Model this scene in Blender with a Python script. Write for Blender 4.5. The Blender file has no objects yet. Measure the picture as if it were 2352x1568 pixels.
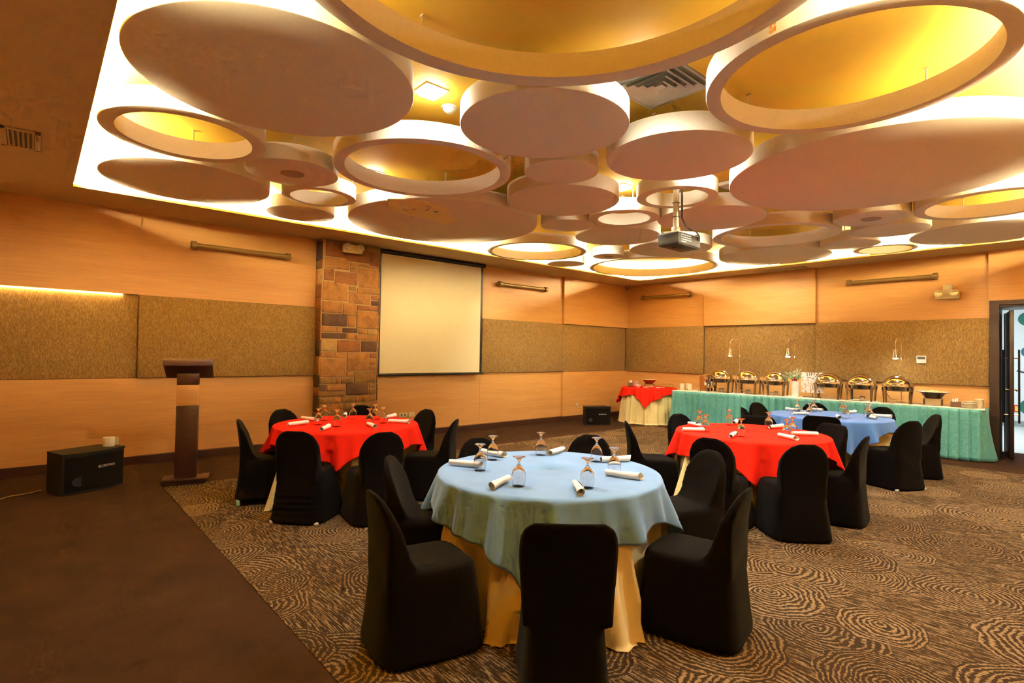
import bpy, bmesh, math, random
from mathutils import Vector, Matrix
PI = math.pi
sc = bpy.context.scene
C = sc.collection
R = random.Random(7)
H0 = 1.55; ZC = 3.32; ZT = 0.155; ZU = ZC + 0.265      # lens height, soffit height, disc thickness, upper ceiling

# ------------------------------------------------------------------ materials
def nt(name):
    m = bpy.data.materials.new(name); m.use_nodes = True
    t = m.node_tree; b = t.nodes['Principled BSDF']
    return m, t, b
def N(t, k, **kw):
    n = t.nodes.new(k)
    for a, v in kw.items():
        if a.startswith('i_'):
            key = a[2:]
            n.inputs[int(key) if key.isdigit() else key].default_value = v
        else: setattr(n, a, v)
    return n
def rgb(c): return (c[0], c[1], c[2], 1)
def coords(t, scale=(1,1,1), rot=(0,0,0), kind='Object'):
    tc = N(t, 'ShaderNodeTexCoord'); mp = N(t, 'ShaderNodeMapping')
    mp.inputs['Scale'].default_value = scale; mp.inputs['Rotation'].default_value = rot
    t.links.new(tc.outputs[kind], mp.inputs['Vector']); return mp.outputs[0]
def ramp(t, fac, stops, interp='LINEAR'):
    r = N(t, 'ShaderNodeValToRGB'); cr = r.color_ramp; cr.interpolation = interp
    while len(cr.elements) < len(stops): cr.elements.new(0.5)
    for e, (p, c) in zip(cr.elements, stops): e.position = p; e.color = rgb(c)
    t.links.new(fac, r.inputs[0]); return r.outputs[0]
def bump(t, b, h, strength=.3, dist=.01):
    n = N(t, 'ShaderNodeBump'); n.inputs['Strength'].default_value = strength; n.inputs['Distance'].default_value = dist
    t.links.new(h, n.inputs['Height']); t.links.new(n.outputs[0], b.inputs['Normal'])
def math_(t, op, a, b=None, c=None):
    n = N(t, 'ShaderNodeMath', operation=op)
    for i, v in enumerate((a, b, c)):
        if v is None: continue
        if isinstance(v, (int, float)): n.inputs[i].default_value = v
        else: t.links.new(v, n.inputs[i])
    return n.outputs[0]
def plain(name, col, rough=.6, metal=0, var=.08, scale=9, bmp=0, sheen=0, spec=None, coat=0):
    m, t, b = nt(name)
    v = coords(t)
    n = N(t, 'ShaderNodeTexNoise', i_Scale=scale, i_Detail=5.0); t.links.new(v, n.inputs['Vector'])
    c0 = [max(0, x*(1-var)) for x in col]; c1 = [min(1, x*(1+var)) for x in col]
    t.links.new(ramp(t, n.outputs[0], [(.3, c0), (.7, c1)]), b.inputs['Base Color'])
    b.inputs['Roughness'].default_value = rough; b.inputs['Metallic'].default_value = metal
    if sheen: b.inputs['Sheen Weight'].default_value = sheen
    if spec is not None: b.inputs['Specular IOR Level'].default_value = spec
    if coat: b.inputs['Coat Weight'].default_value = coat
    if bmp: bump(t, b, n.outputs[0], bmp, .005)
    return m
def cloth(name, col, rough=.9, weave=900, var=.06, sheen=.2, bmp=.15):
    m, t, b = nt(name)
    v = coords(t)
    n = N(t, 'ShaderNodeTexNoise', i_Scale=6.0, i_Detail=4.0); t.links.new(v, n.inputs['Vector'])
    c0 = [x*(1-var) for x in col]; c1 = [min(1, x*(1+var)) for x in col]
    t.links.new(ramp(t, n.outputs[0], [(.3, c0), (.7, c1)]), b.inputs['Base Color'])
    w = N(t, 'ShaderNodeTexNoise', i_Scale=float(weave), i_Detail=1.0); t.links.new(v, w.inputs['Vector'])
    bump(t, b, w.outputs[0], bmp, .002)
    b.inputs['Roughness'].default_value = rough; b.inputs['Sheen Weight'].default_value = sheen
    b.inputs['Specular IOR Level'].default_value = .2 if sheen > .05 else .04
    return m
def emit(name, col, s):
    m, t, b = nt(name)
    b.inputs['Base Color'].default_value = rgb(col); b.inputs['Emission Color'].default_value = rgb(col)
    b.inputs['Emission Strength'].default_value = s
    return m
def wood(name, c0, c1, axis_scale=(1.1, 1.1, 38), rough=.5, coat=0):
    m, t, b = nt(name)
    v = coords(t, axis_scale)
    n = N(t, 'ShaderNodeTexNoise', i_Scale=1.6, i_Detail=8.0, i_Roughness=.65, i_Distortion=.25); t.links.new(v, n.inputs['Vector'])
    v2 = coords(t, (axis_scale[0]*.5, axis_scale[1]*.5, axis_scale[2]*.16))
    n2 = N(t, 'ShaderNodeTexNoise', i_Scale=1.2, i_Detail=3.0); t.links.new(v2, n2.inputs['Vector'])
    s = math_(t, 'ADD', math_(t, 'MULTIPLY', n.outputs[0], .6), math_(t, 'MULTIPLY', n2.outputs[0], .4))
    t.links.new(ramp(t, s, [(.30, c0), (.70, c1)]), b.inputs['Base Color'])
    b.inputs['Roughness'].default_value = rough
    if coat: b.inputs['Coat Weight'].default_value = coat
    bump(t, b, n.outputs[0], .06, .002)
    return m
def wall_fabric(name):
    m, t, b = nt(name)
    v = coords(t, (165, 165, 36))
    vo = N(t, 'ShaderNodeTexVoronoi', i_Scale=1.0, i_Randomness=1.0); t.links.new(v, vo.inputs['Vector'])
    sep = N(t, 'ShaderNodeSeparateColor'); t.links.new(vo.outputs['Color'], sep.inputs[0])
    n = N(t, 'ShaderNodeTexNoise', i_Scale=2.0, i_Detail=4.0); t.links.new(coords(t), n.inputs['Vector'])
    s = math_(t, 'ADD', math_(t, 'MULTIPLY', sep.outputs[0], .85), math_(t, 'MULTIPLY', n.outputs[0], .2))
    t.links.new(ramp(t, s, [(.10, (.19, .102, .019)), (.5, (.245, .140, .029)), (.72, (.295, .178, .042)), (1, (.38, .245, .072))]), b.inputs['Base Color'])
    b.inputs['Roughness'].default_value = .85; b.inputs['Sheen Weight'].default_value = .15
    bump(t, b, sep.outputs[0], .25, .003)
    return m
def carpet_pattern(name):
    m, t, b = nt(name)
    P = coords(t, (1,1,1))
    wn = N(t, 'ShaderNodeTexNoise', i_Scale=3.2, i_Detail=3.0); t.links.new(P, wn.inputs['Vector'])
    vm = N(t, 'ShaderNodeVectorMath', operation='MULTIPLY_ADD'); t.links.new(wn.outputs['Color'], vm.inputs[0])
    vm.inputs[1].default_value = (.17, .17, 0); t.links.new(P, vm.inputs[2])
    fine = N(t, 'ShaderNodeTexNoise', i_Scale=52.0, i_Detail=2.0); t.links.new(P, fine.inputs['Vector'])
    def layer(scale, off, rmin, rmax, freq):
        mp = N(t, 'ShaderNodeMapping'); mp.inputs['Location'].default_value = off; mp.inputs['Scale'].default_value = (scale, scale*1.0, 0)
        t.links.new(vm.outputs[0], mp.inputs['Vector'])
        vo = N(t, 'ShaderNodeTexVoronoi', i_Scale=1.0, i_Randomness=.62); vo.voronoi_dimensions = '2D'
        t.links.new(mp.outputs[0], vo.inputs['Vector'])
        sp = N(t, 'ShaderNodeSeparateColor'); t.links.new(vo.outputs['Color'], sp.inputs[0])
        rad = math_(t, 'ADD', math_(t, 'MULTIPLY', sp.outputs[0], rmax-rmin), rmin)
        inside = math_(t, 'LESS_THAN', vo.outputs['Distance'], rad)
        fr = math_(t, 'ADD', math_(t, 'MULTIPLY', sp.outputs[1], freq*.45), freq)
        w = math_(t, 'SINE', math_(t, 'ADD', math_(t, 'MULTIPLY', vo.outputs['Distance'], fr), math_(t, 'MULTIPLY', fine.outputs[0], 5.0)))
        # thicker rings near the rim, solid heart; tone differs from circle to circle
        bias = math_(t, 'ADD', math_(t, 'MULTIPLY', sp.outputs[2], 1.0), -.62)
        return inside, math_(t, 'ADD', w, bias)
    st = N(t, 'ShaderNodeTexNoise', i_Scale=1.0, i_Detail=3.0, i_Distortion=.3); t.links.new(coords(t, (9, 120, 1), (0, 0, .55)), st.inputs['Vector'])
    base = math_(t, 'MULTIPLY', math_(t, 'SUBTRACT', st.outputs[0], .53), 9)
    i1, v1 = layer(1.30, (0.3, 1.7, 0), .34, .60, 128)
    i2, v2 = layer(1.05, (3.9, .35, 0), .20, .44, 165)
    def mixv(f, a, c):
        return math_(t, 'ADD', math_(t, 'MULTIPLY', math_(t, 'SUBTRACT', 1.0, f), a), math_(t, 'MULTIPLY', f, c))
    brk = N(t, 'ShaderNodeTexNoise', i_Scale=1.0, i_Detail=2.0); t.links.new(coords(t, (26, 150, 1), (0, 0, .55)), brk.inputs['Vector'])
    bk = math_(t, 'MULTIPLY', math_(t, 'SUBTRACT', brk.outputs[0], .5), 4.2)
    v1 = math_(t, 'ADD', math_(t, 'MULTIPLY', v1, .95), bk); v2 = math_(t, 'ADD', math_(t, 'MULTIPLY', v2, .95), bk)
    val = mixv(i2, mixv(i1, base, v1), v2)
    val = math_(t, 'ADD', val, math_(t, 'MULTIPLY', math_(t, 'SUBTRACT', fine.outputs[0], .5), 2.2))
    fac = math_(t, 'ADD', math_(t, 'MULTIPLY', val, 1.1), .42)
    col = ramp(t, fac, [(.0, (.024, .0125, .005)), (.36, (.036, .020, .008)), (.72, (.122, .080, .037)), (1, (.185, .123, .058))])
    t.links.new(col, b.inputs['Base Color'])
    b.inputs['Roughness'].default_value = .95; b.inputs['Specular IOR Level'].default_value = .1
    pn = N(t, 'ShaderNodeTexNoise', i_Scale=260.0, i_Detail=1.0); t.links.new(P, pn.inputs['Vector'])
    bump(t, b, pn.outputs[0], .4, .004)
    return m
def stone(name, col):
    m, t, b = nt(name)
    v = coords(t)
    n = N(t, 'ShaderNodeTexNoise', i_Scale=7.0, i_Detail=8.0, i_Roughness=.7, i_Distortion=.6); t.links.new(v, n.inputs['Vector'])
    t.links.new(ramp(t, n.outputs[0], [(.28, [x*.45 for x in col]), (.5, col), (.75, [min(1, x*1.45) for x in col])]), b.inputs['Base Color'])
    b.inputs['Roughness'].default_value = .85
    bump(t, b, n.outputs[0], .9, .02)
    return m
def glass(name, col=(1,1,1), rough=.0, ior=1.45):
    m, t, b = nt(name)
    b.inputs['Base Color'].default_value = rgb(col); b.inputs['Transmission Weight'].default_value = 1
    b.inputs['Roughness'].default_value = rough; b.inputs['IOR'].default_value = ior
    return m
M = {}
M['wood'] = wood('pale veneer', (.58, .285, .068), (.77, .42, .12))
M['fabric'] = wall_fabric('patterned wall fabric')
M['maroon'] = plain('maroon carpet', (.024, .0105, .0050), .95, var=.25, scale=3.5, bmp=.3, spec=.1)
M['carpet'] = carpet_pattern('ring pattern carpet')
M['soffit'] = plain('cream soffit paint', (.62, .49, .27), .8, var=.03, bmp=.05)
M['disc'] = plain('textured plaster', (.86, .79, .60), .85, var=.03, scale=40, bmp=.15)
M['patch'] = plain('repair plaster patch', (1.0, .86, .38), .9, var=.03, scale=14)
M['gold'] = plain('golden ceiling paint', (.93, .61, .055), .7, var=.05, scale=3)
M['cream'] = cloth('cream cloth', (.80, .65, .26))
M['napkin'] = cloth('ivory napkin cloth', (.92, .86, .68))
M['blue_pale'] = cloth('pale blue tablecloth cloth', (.135, .270, .470))
M['blue'] = cloth('blue tablecloth cloth', (.055, .160, .44))
M['red'] = cloth('red tablecloth cloth', (.80, .022, .008), sheen=0)
M['black'] = cloth('black stretch fabric', (.0011, .0008, .0009), .88, 1200, sheen=.02, bmp=.05)
M['whiteplastic'] = plain('white plastic', (.75, .75, .65), .4)
M['greenplastic'] = plain('pale green plastic', (.30, .62, .38), .4)
M['teal'] = None
M['chrome'] = plain('polished steel', (.88, .86, .82), .08, 1, var=.02)
M['steel'] = plain('brushed dark steel', (.40, .34, .26), .25, 1, var=.05)
M['blackmatte'] = plain('black speaker vinyl', (.006, .0055, .004), .6, spec=.25, var=.2, scale=60)
M['blackgrille'] = plain('black grille cloth', (.003, .0025, .0025), .9, spec=.08, var=.3, scale=200)
M['darkwood'] = wood('dark brown wood', (.030, .010, .006), (.060, .022, .012), (2, 2, 10), .35)
M['lectern_light'] = wood('light lectern veneer', (.62, .31, .075), (.80, .44, .12), (2, 2, 40))
M['lectern_top'] = plain('brown lectern leather', (.13, .075, .06), .4, var=.15, scale=30)
M['doorwood'] = wood('door timber', (.018, .008, .004), (.032, .015, .007), (12, 12, 1.2), .4)
M['doorpanel'] = wood('door face timber', (.36, .20, .08), (.44, .25, .11), (12, 12, 1.2), .4)
M['screen'] = plain('projection screen fabric', (.80, .72, .44), .8, var=.02, scale=2)
M['blackmetal'] = plain('black metal', (.012, .010, .010), .35, .3)
M['cream_metal'] = plain('cream enamel', (.74, .63, .34), .4)
M['vent'] = plain('white vent enamel', (.70, .66, .56), .45)
M['ventgap'] = plain('dark vent gap', (.16, .14, .11), .8)
M['grille'] = plain('perforated speaker grille', (.46, .38, .28), .7, .1, var=.35, scale=160)
M['brass'] = plain('smoked brown tube', (.27, .175, .05), .3, .4)
M['ceramic'] = plain('white glazed ceramic', (.84, .80, .68), .18, coat=.3)
M['ceramic_cream'] = plain('cream glazed ceramic', (.80, .70, .45), .25, coat=.3)
M['glass'] = glass('clear drinking glass', ior=1.38)
M['acrylic'] = glass('brown tinted acrylic', (.75, .55, .42), .02)
M['lens'] = plain('ribbed lamp lens', (.80, .76, .52), .12, .35, var=.35, scale=60, coat=.6)
M['led'] = emit('warm strip light', (1.0, .83, .49), 860)
M['led_panel'] = emit('warm wall strip', (1.0, .66, .28), 26)
M['down'] = emit('cool white lamp', (1.0, .94, .82), 110)
M['bulb'] = emit('heat lamp bulb', (1.0, .96, .88), 120)
M['bulb_dim'] = emit('warm heat lamp bulb', (1.0, .88, .60), 5)
M['hallwall'] = plain('white hallway paint', (.75, .80, .80), .7, var=.02)
M['hallfloor'] = plain('grey hallway tile', (.62, .66, .66), .35, var=.05, scale=2)
M['hallskirt'] = plain('grey hallway skirting', (.30, .34, .33), .5)
M['mural_green'] = plain('green mural paint', (.01, .16, .11), .6)
M['mural_blue'] = plain('blue green mural paint', (.02, .15, .25), .6)
M['mural_dark'] = plain('dark mural paint', (.02, .015, .02), .6)
M['redsign'] = plain('red sign print', (.65, .03, .02), .5)
M['yellowsign'] = plain('yellow sign print', (.85, .6, .08), .5)
M['paper'] = plain('white notice paper', (.82, .85, .80), .8)
M['leaf'] = plain('green foliage', (.10, .26, .09), .6, var=.5, scale=40)
M['leaf_pale'] = plain('pale green sprigs', (.45, .58, .35), .6, var=.3, scale=40)
M['flower_red'] = plain('red flower petals', (.60, .02, .02), .6, var=.3, scale=60)
M['flower_pink'] = plain('pink flower petals', (.85, .30, .28), .6, var=.2, scale=60)
M['flower_white'] = plain('white flower petals', (.9, .8, .7), .6)
M['bowlred'] = plain('red lacquer', (.32, .03, .012), .25)
M['bowldark'] = plain('black lacquer', (.02, .013, .011), .3)
M['food'] = plain('mixed salad', (.72, .60, .28), .7, var=.5, scale=60, bmp=.8)
M['boxwood'] = plain('dark brown box', (.12, .060, .025), .6, var=.2)
M['boxpale'] = wood('pale wood box', (.42, .30, .13), (.55, .42, .2), (3, 3, 30))
M['lattice'] = plain('white carved board', (.88, .82, .78), .5)
M['paperroll'] = plain('white tissue paper', (.85, .76, .48), .9, var=.05, scale=80, bmp=.3)
M['rod'] = plain('galvanised rod', (.6, .5, .3), .4, .6)
M['projector'] = plain('dark projector case', (.012, .009, .005), .4, var=.1)
M['projector_pole'] = plain('pale metal pole', (.62, .56, .42), .35, .5)
M['cable'] = plain('black cable', (.03, .02, .015), .5)
M['logo'] = plain('silver lettering', (.75, .74, .68), .3, .3)
M['led_red'] = emit('red indicator', (1, .05, .02), 2)
M['display'] = plain('grey display', (.10, .11, .09), .2)
def velvet():
    m, t, b = nt('teal crushed velvet')
    n = N(t, 'ShaderNodeTexNoise', i_Scale=34.0, i_Detail=6.0, i_Roughness=.7, i_Distortion=.8); t.links.new(coords(t, (1,1,.75)), n.inputs['Vector'])
    n2 = N(t, 'ShaderNodeTexNoise', i_Scale=3.0, i_Detail=3.0); t.links.new(coords(t), n2.inputs['Vector'])
    s = math_(t, 'ADD', math_(t, 'MULTIPLY', n.outputs[0], .7), math_(t, 'MULTIPLY', n2.outputs[0], .3))
    t.links.new(ramp(t, s, [(.36, (.045, .22, .19)), (.52, (.09, .33, .28)), (.68, (.17, .44, .37))]), b.inputs['Base Color'])
    b.inputs['Roughness'].default_value = .6; b.inputs['Sheen Weight'].default_value = .6; b.inputs['Sheen Tint'].default_value = rgb((.5, .9, .8))
    bump(t, b, n.outputs[0], .3, .004)
    return m
M['teal'] = velvet()

# ------------------------------------------------------------------ mesh helpers
class MB:
    def __init__(s): s.v = []; s.f = []; s.mi = []; s.cur = 0
    def add(s, vs, fs):
        o = len(s.v); s.v += [tuple(v) for v in vs]
        for f in fs: s.f.append([i+o for i in f]); s.mi.append(s.cur)
        return s
    def box(s, c, d, rz=0, bev=0, rot=None):
        """centre, full size"""
        if bev > 0:
            bm = bmesh.new(); bmesh.ops.create_cube(bm, size=1)
            bmesh.ops.scale(bm, vec=d, verts=bm.verts)
            bmesh.ops.bevel(bm, geom=bm.edges[:], offset=min(bev, min(d)*.45), segments=2, affect='EDGES', profile=.5)
            vs = [v.co.copy() for v in bm.verts]; bm.verts.index_update(); fs = [[v.index for v in f.verts] for f in bm.faces]; bm.free()
        else:
            x, y, z = [q/2 for q in d]
            vs = [Vector((i*x, j*y, k*z)) for k in (-1, 1) for j in (-1, 1) for i in (-1, 1)]
            fs = [[0,2,3,1],[4,5,7,6],[0,1,5,4],[2,6,7,3],[0,4,6,2],[1,3,7,5]]
        m = rot if rot is not None else Matrix.Rotation(rz, 3, 'Z')
        return s.add([m @ v + Vector(c) for v in vs], fs)
    def lathe(s, prof, c=(0,0,0), n=32, close=False, rot=None, a0=0, a1=2*PI):
        full = abs(a1-a0-2*PI) < 1e-6
        k = n if full else n+1
        vs = []
        for i in range(k):
            a = a0+(a1-a0)*i/n
            for r, z in prof: vs.append(Vector((r*math.cos(a), r*math.sin(a), z)))
        L = len(prof); fs = []
        for i in range(n):
            j = (i+1) % k
            for q in range(L-1 if not close else L):
                q2 = (q+1) % L
                fs.append([i*L+q, j*L+q, j*L+q2, i*L+q2])
        if rot is not None: vs = [rot @ v for v in vs]
        vs = [v+Vector(c) for v in vs]
        s.add(vs, fs)
        return s
    def tube(s, pts, r, n=8, cap=True):
        pts = [Vector(p) for p in pts]; rings = []
        up = Vector((0, 0, 1))
        prev = None
        for i, p in enumerate(pts):
            d = (pts[min(i+1, len(pts)-1)] - pts[max(i-1, 0)]).normalized()
            a = prev if prev is not None else (up if abs(d.z) < .9 else Vector((1, 0, 0)))
            b = d.cross(a).normalized(); a = b.cross(d).normalized(); prev = a
            rr = r[i] if isinstance(r, (list, tuple)) else r
            rings.append([p + a*rr*math.cos(2*PI*k/n) + b*rr*math.sin(2*PI*k/n) for k in range(n)])
        vs = [v for q in rings for v in q]; fs = []
        for i in range(len(rings)-1):
            for k in range(n): fs.append([i*n+k, i*n+(k+1) % n, (i+1)*n+(k+1) % n, (i+1)*n+k])
        if cap: fs.append(list(range(n))[::-1]); fs.append([(len(rings)-1)*n+k for k in range(n)])
        return s.add(vs, fs)
    def loft(s, rings, cap=True, wrap=True):
        n = len(rings[0]); vs = [v for q in rings for v in q]; fs = []
        for i in range(len(rings)-1):
            for k in range(n if wrap else n-1): fs.append([i*n+k, i*n+(k+1) % n, (i+1)*n+(k+1) % n, (i+1)*n+k])
        if cap: fs.append(list(range(n))[::-1]); fs.append([(len(rings)-1)*n+k for k in range(n)])
        return s.add(vs, fs)
    def prism(s, poly, z0, z1):
        n = len(poly)
        vs = [(x, y, z0) for x, y in poly]+[(x, y, z1) for x, y in poly]
        fs = [list(range(n))[::-1], list(range(n, 2*n))]+[[i, (i+1) % n, n+(i+1) % n, n+i] for i in range(n)]
        return s.add(vs, fs)
    def mesh(s, name, mats, smooth=True, angle=40):
        me = bpy.data.meshes.new(name)
        me.from_pydata(s.v, [], s.f)
        for m in (mats if isinstance(mats, list) else [mats]): me.materials.append(m)
        bm = bmesh.new(); bm.from_mesh(me)
        for f, mi in zip(bm.faces, s.mi): f.material_index = mi
        bmesh.ops.recalc_face_normals(bm, faces=bm.faces)
        if smooth:
            for f in bm.faces: f.smooth = True
            th = math.radians(angle)
            for e in bm.edges:
                if len(e.link_faces) == 2 and e.calc_face_angle(0) > th: e.smooth = False
        bm.to_mesh(me); bm.free(); me.validate()
        return me
    def obj(s, name, mats, parent=None, smooth=True, angle=40, loc=None, rz=0):
        o = bpy.data.objects.new(name, s.mesh(name, mats, smooth, angle)); C.objects.link(o)
        if loc is not None: o.location = loc
        o.rotation_euler.z = rz
        if parent is not None: o.parent = parent
        return o
def tag(o, label=None, cat=None, group=None, kind=None):
    for k, v in (('label', label), ('category', cat), ('group', group), ('kind', kind)):
        if v: o[k] = v
    return o
def empty(name, loc, rz, label, cat, group=None):
    o = bpy.data.objects.new(name, None); C.objects.link(o); o.location = loc; o.rotation_euler.z = rz
    o.empty_display_size = .1
    return tag(o, label, cat, group)
def dup(o, loc, rz, label, group=None, cat=None):
    def cp(q, par):
        c = q.copy(); C.objects.link(c); c.parent = par
        for ch in q.children: cp(ch, c)
        return c
    kids = list(o.children)
    c = o.copy(); C.objects.link(c)
    for ch in kids: cp(ch, c)
    c.location = loc; c.rotation_euler.z = rz
    tag(c, label, cat, group)
    return c
def evaluated(o, name):
    dg = bpy.context.evaluated_depsgraph_get()
    me = bpy.data.meshes.new_from_object(o.evaluated_get(dg)); me.name = name
    return me

# ------------------------------------------------------------------ camera
fw = Vector((-.7514398, .65948228, .02052674)); up = Vector((.00437302, -.02613182, .99964894)); rt = Vector((.65978717, .75126576, .01675256))
cd = bpy.data.cameras.new('camera'); cam = bpy.data.objects.new('camera', cd); C.objects.link(cam)
cam.matrix_world = Matrix(((rt.x, up.x, -fw.x, 8.71897), (rt.y, up.y, -fw.y, -11.59369), (rt.z, up.z, -fw.z, H0), (0, 0, 0, 1)))
cd.sensor_width = 36; cd.lens = 1248.64/2352*36; cd.clip_start = .05; cd.clip_end = 100
sc.camera = cam

# ------------------------------------------------------------------ the room
XR, YB = 9.6, -12.7                     # right and back walls, out of view
SX, SY, SR, SB = .956, -.78, 8.52, -11.32   # the edges of the raised ceiling field
def struct(name, mb, m, parent=None, smooth=False):
    o = mb.obj(name, m, parent, smooth)
    if parent is None: o['kind'] = 'structure'
    return o
struct('floor', MB().box(((XR-.3)/2, YB/2+.3, -.05), (XR+.9, -YB+1.2, .1)), M['maroon'])
# patterned carpet inlay, 4 mm proud
cp = MB().box(((1.68+XR-.9)/2, (-1.41-10.49)/2, .001), (XR-.9-1.68, 9.08, .006)).obj('carpet', M['carpet'], None, False)
tag(cp, 'brown and tan carpet with concentric rings, inlaid in the dark maroon floor', 'carpet')
# walls: plain core slabs + veneer boards
wl = struct('wall_left', MB().box((-.1, YB/2, 1.85), (.16, -YB+.4, 3.9)), M['wood'])
wr = MB(); wr.box((3.61, .1, 1.85), (7.26, .16, 3.9)); wr.box(((9.4+XR)/2+.1, .1, 1.85), (XR-9.4+.4, .16, 3.9)); wr.box((8.3, .1, 3.18), (2.4, .16, 1.3))
wr = struct('wall_far', wr, M['wood'])
struct('wall_right', MB().box((XR+.1, YB/2, 1.85), (.2, -YB+.4, 3.9)), M['wood'])
struct('wall_back', MB().box((XR/2, YB-.1, 1.85), (XR+.4, .2, 3.9)), M['wood'])
Z1, Z2 = 1.13, 2.235
def boardL(y0, y1, z0, z1, x): return MB().box((x/2-.01, (y0+y1)/2, (z0+z1)/2), (x+.02, y1-y0-.004, z1-z0-.002), bev=.002)
def boardR(x0, x1, z0, z1, y): return MB().box(((x0+x1)/2, -y/2+.01, (z0+z1)/2), (x1-x0-.004, y+.02, z1-z0-.002), bev=.002)
for (y0, y1, x) in ((-12.69, -10.57, .055), (-10.57, -8.2, .012), (-7.19, -4.8, .012), (-4.8, -2.42, .012), (-2.42, 0, .075)):
    boardL(y0, y1, .1, Z1, x).obj('wood_panel', M['wood'], wl, False); boardL(y0, y1, Z2, ZC+.01, x).obj('wood_panel', M['wood'], wl, False)
boardL(-7.19, -4.8, Z1, Z2, .012).obj('wood_panel', M['wood'], wl, False)
for (x0, x1, y) in ((.0, 2.24, .012), (2.24, 4.62, .07), (4.62, 7.22, .012)):
    boardR(x0, x1, .1, Z1, y).obj('wood_panel', M['wood'], wr, False); boardR(x0, x1, Z2, ZC+.01, y).obj('wood_panel', M['wood'], wr, False)
boardR(7.2, 9.58, 2.51, ZC+.01, .06).obj('wood_panel', M['wood'], wr, False)
boardR(9.42, 9.58, .1, 2.51, .06).obj('wood_panel', M['wood'], wr, False)
# padded fabric panels
def padL(y0, y1, x, label):
    o = MB().box((x/2, (y0+y1)/2, (Z1+Z2)/2), (x, y1-y0-.008, Z2-Z1-.006), bev=.012).obj('acoustic_panel', M['fabric'], None, True)
    return tag(o, label, 'wall panel', 'padded fabric wall panels')
def padR(x0, x1, y, label):
    o = MB().box(((x0+x1)/2, -y/2, (Z1+Z2)/2), (x1-x0-.008, y, Z2-Z1-.006), bev=.012).obj('acoustic_panel', M['fabric'], None, True)
    return tag(o, label, 'wall panel', 'padded fabric wall panels')
padL(-12.68, -10.57, .02, 'recessed patterned brown fabric panel glowing along its top edge')
padL(-10.57, -8.2, .07, 'long padded brown fabric panel behind the lectern')
padL(-4.8, -2.42, .06, 'padded brown fabric panel directly beside the projection screen')
padL(-2.42, -.03, .035, 'recessed fabric panel on the screen wall touching the room corner')
padR(.05, 2.24, .06, 'padded fabric panel above the small red table in the corner')
padR(2.24, 4.62, .02, 'recessed fabric panel behind the two left heat lamps')
padR(4.62, 7.22, .06, 'padded fabric panel with the thermostat, next to the door')
struct('baseboard_left', MB().box((.012, (YB-8.2)/2, .053), (.15, -8.2-YB, .106)).box((.012+.0, -3.6, .053), (.19, 7.19, .106)), M['darkwood'])
struct('baseboard_far', MB().box((3.61, -.0, .053), (7.22, .17, .106)), M['darkwood'])
# strip of light above the recessed panel
ls = MB().box((.034, -11.7, Z2-.012), (.02, 1.9, .012)).obj('strip_light', M['led_panel'], None, False)
tag(ls, 'glowing warm strip light over the recessed fabric panel at the left edge', 'light')
# soffit (lower ceiling border) as a frame with a raised field
sf = MB()
z0, z1 = ZC, ZC+.03
def slab(x0, x1, y0, y1, za, zb, mb): mb.box(((x0+x1)/2, (y0+y1)/2, (za+zb)/2), (x1-x0, y1-y0, zb-za))
slab(-.1, SX, YB-.1, .1, z0, z1, sf); slab(SR, XR+.1, YB-.1, .1, z0, z1, sf)
slab(SX, SR, SY, .1, z0, z1, sf); slab(SX, SR, YB-.1, SB, z0, z1, sf)
struct('ceiling', sf, M['soffit'])
uc = MB(); slab(-.1, XR+.1, YB-.1, .1, ZU, ZU+.06, uc)
struct('ceiling_upper', uc, M['gold'])
cv = MB(); g = .26
slab(SX-g-.03, SX-g, SB-g, SY+g, z1, ZU, cv); slab(SR+g, SR+g+.03, SB-g, SY+g, z1, ZU, cv)
slab(SX-g, SR+g, SY+g, SY+g+.03, z1, ZU, cv); slab(SX-g, SR+g, SB-g-.03, SB-g, z1, ZU, cv)
struct('trim_1', cv, M['soffit'])
# cove tubes lying on the soffit
k = 0
def cove(x0, x1, y0, y1, label):
    o = MB(); slab(x0, x1, y0, y1, z1+.012, z1+.034, o)
    o = o.obj('strip_light', M['led'], None, False)
    tag(o, label, 'light')
e = .10
cove(SX-e-.02, SX-e, SB, SY, 'warm cove strip hidden above the ceiling border on the screen wall side')
cove(SX, SR, SY+e, SY+e+.02, 'warm cove strip hidden above the ceiling border on the buffet wall side')
cove(SX, SR, SB-e-.02, SB-e, 'warm cove strip hidden above the ceiling border nearest the camera')
cove(SR+e, SR+e+.02, SB, SY, 'warm cove strip hidden above the ceiling border on the door side')

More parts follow.
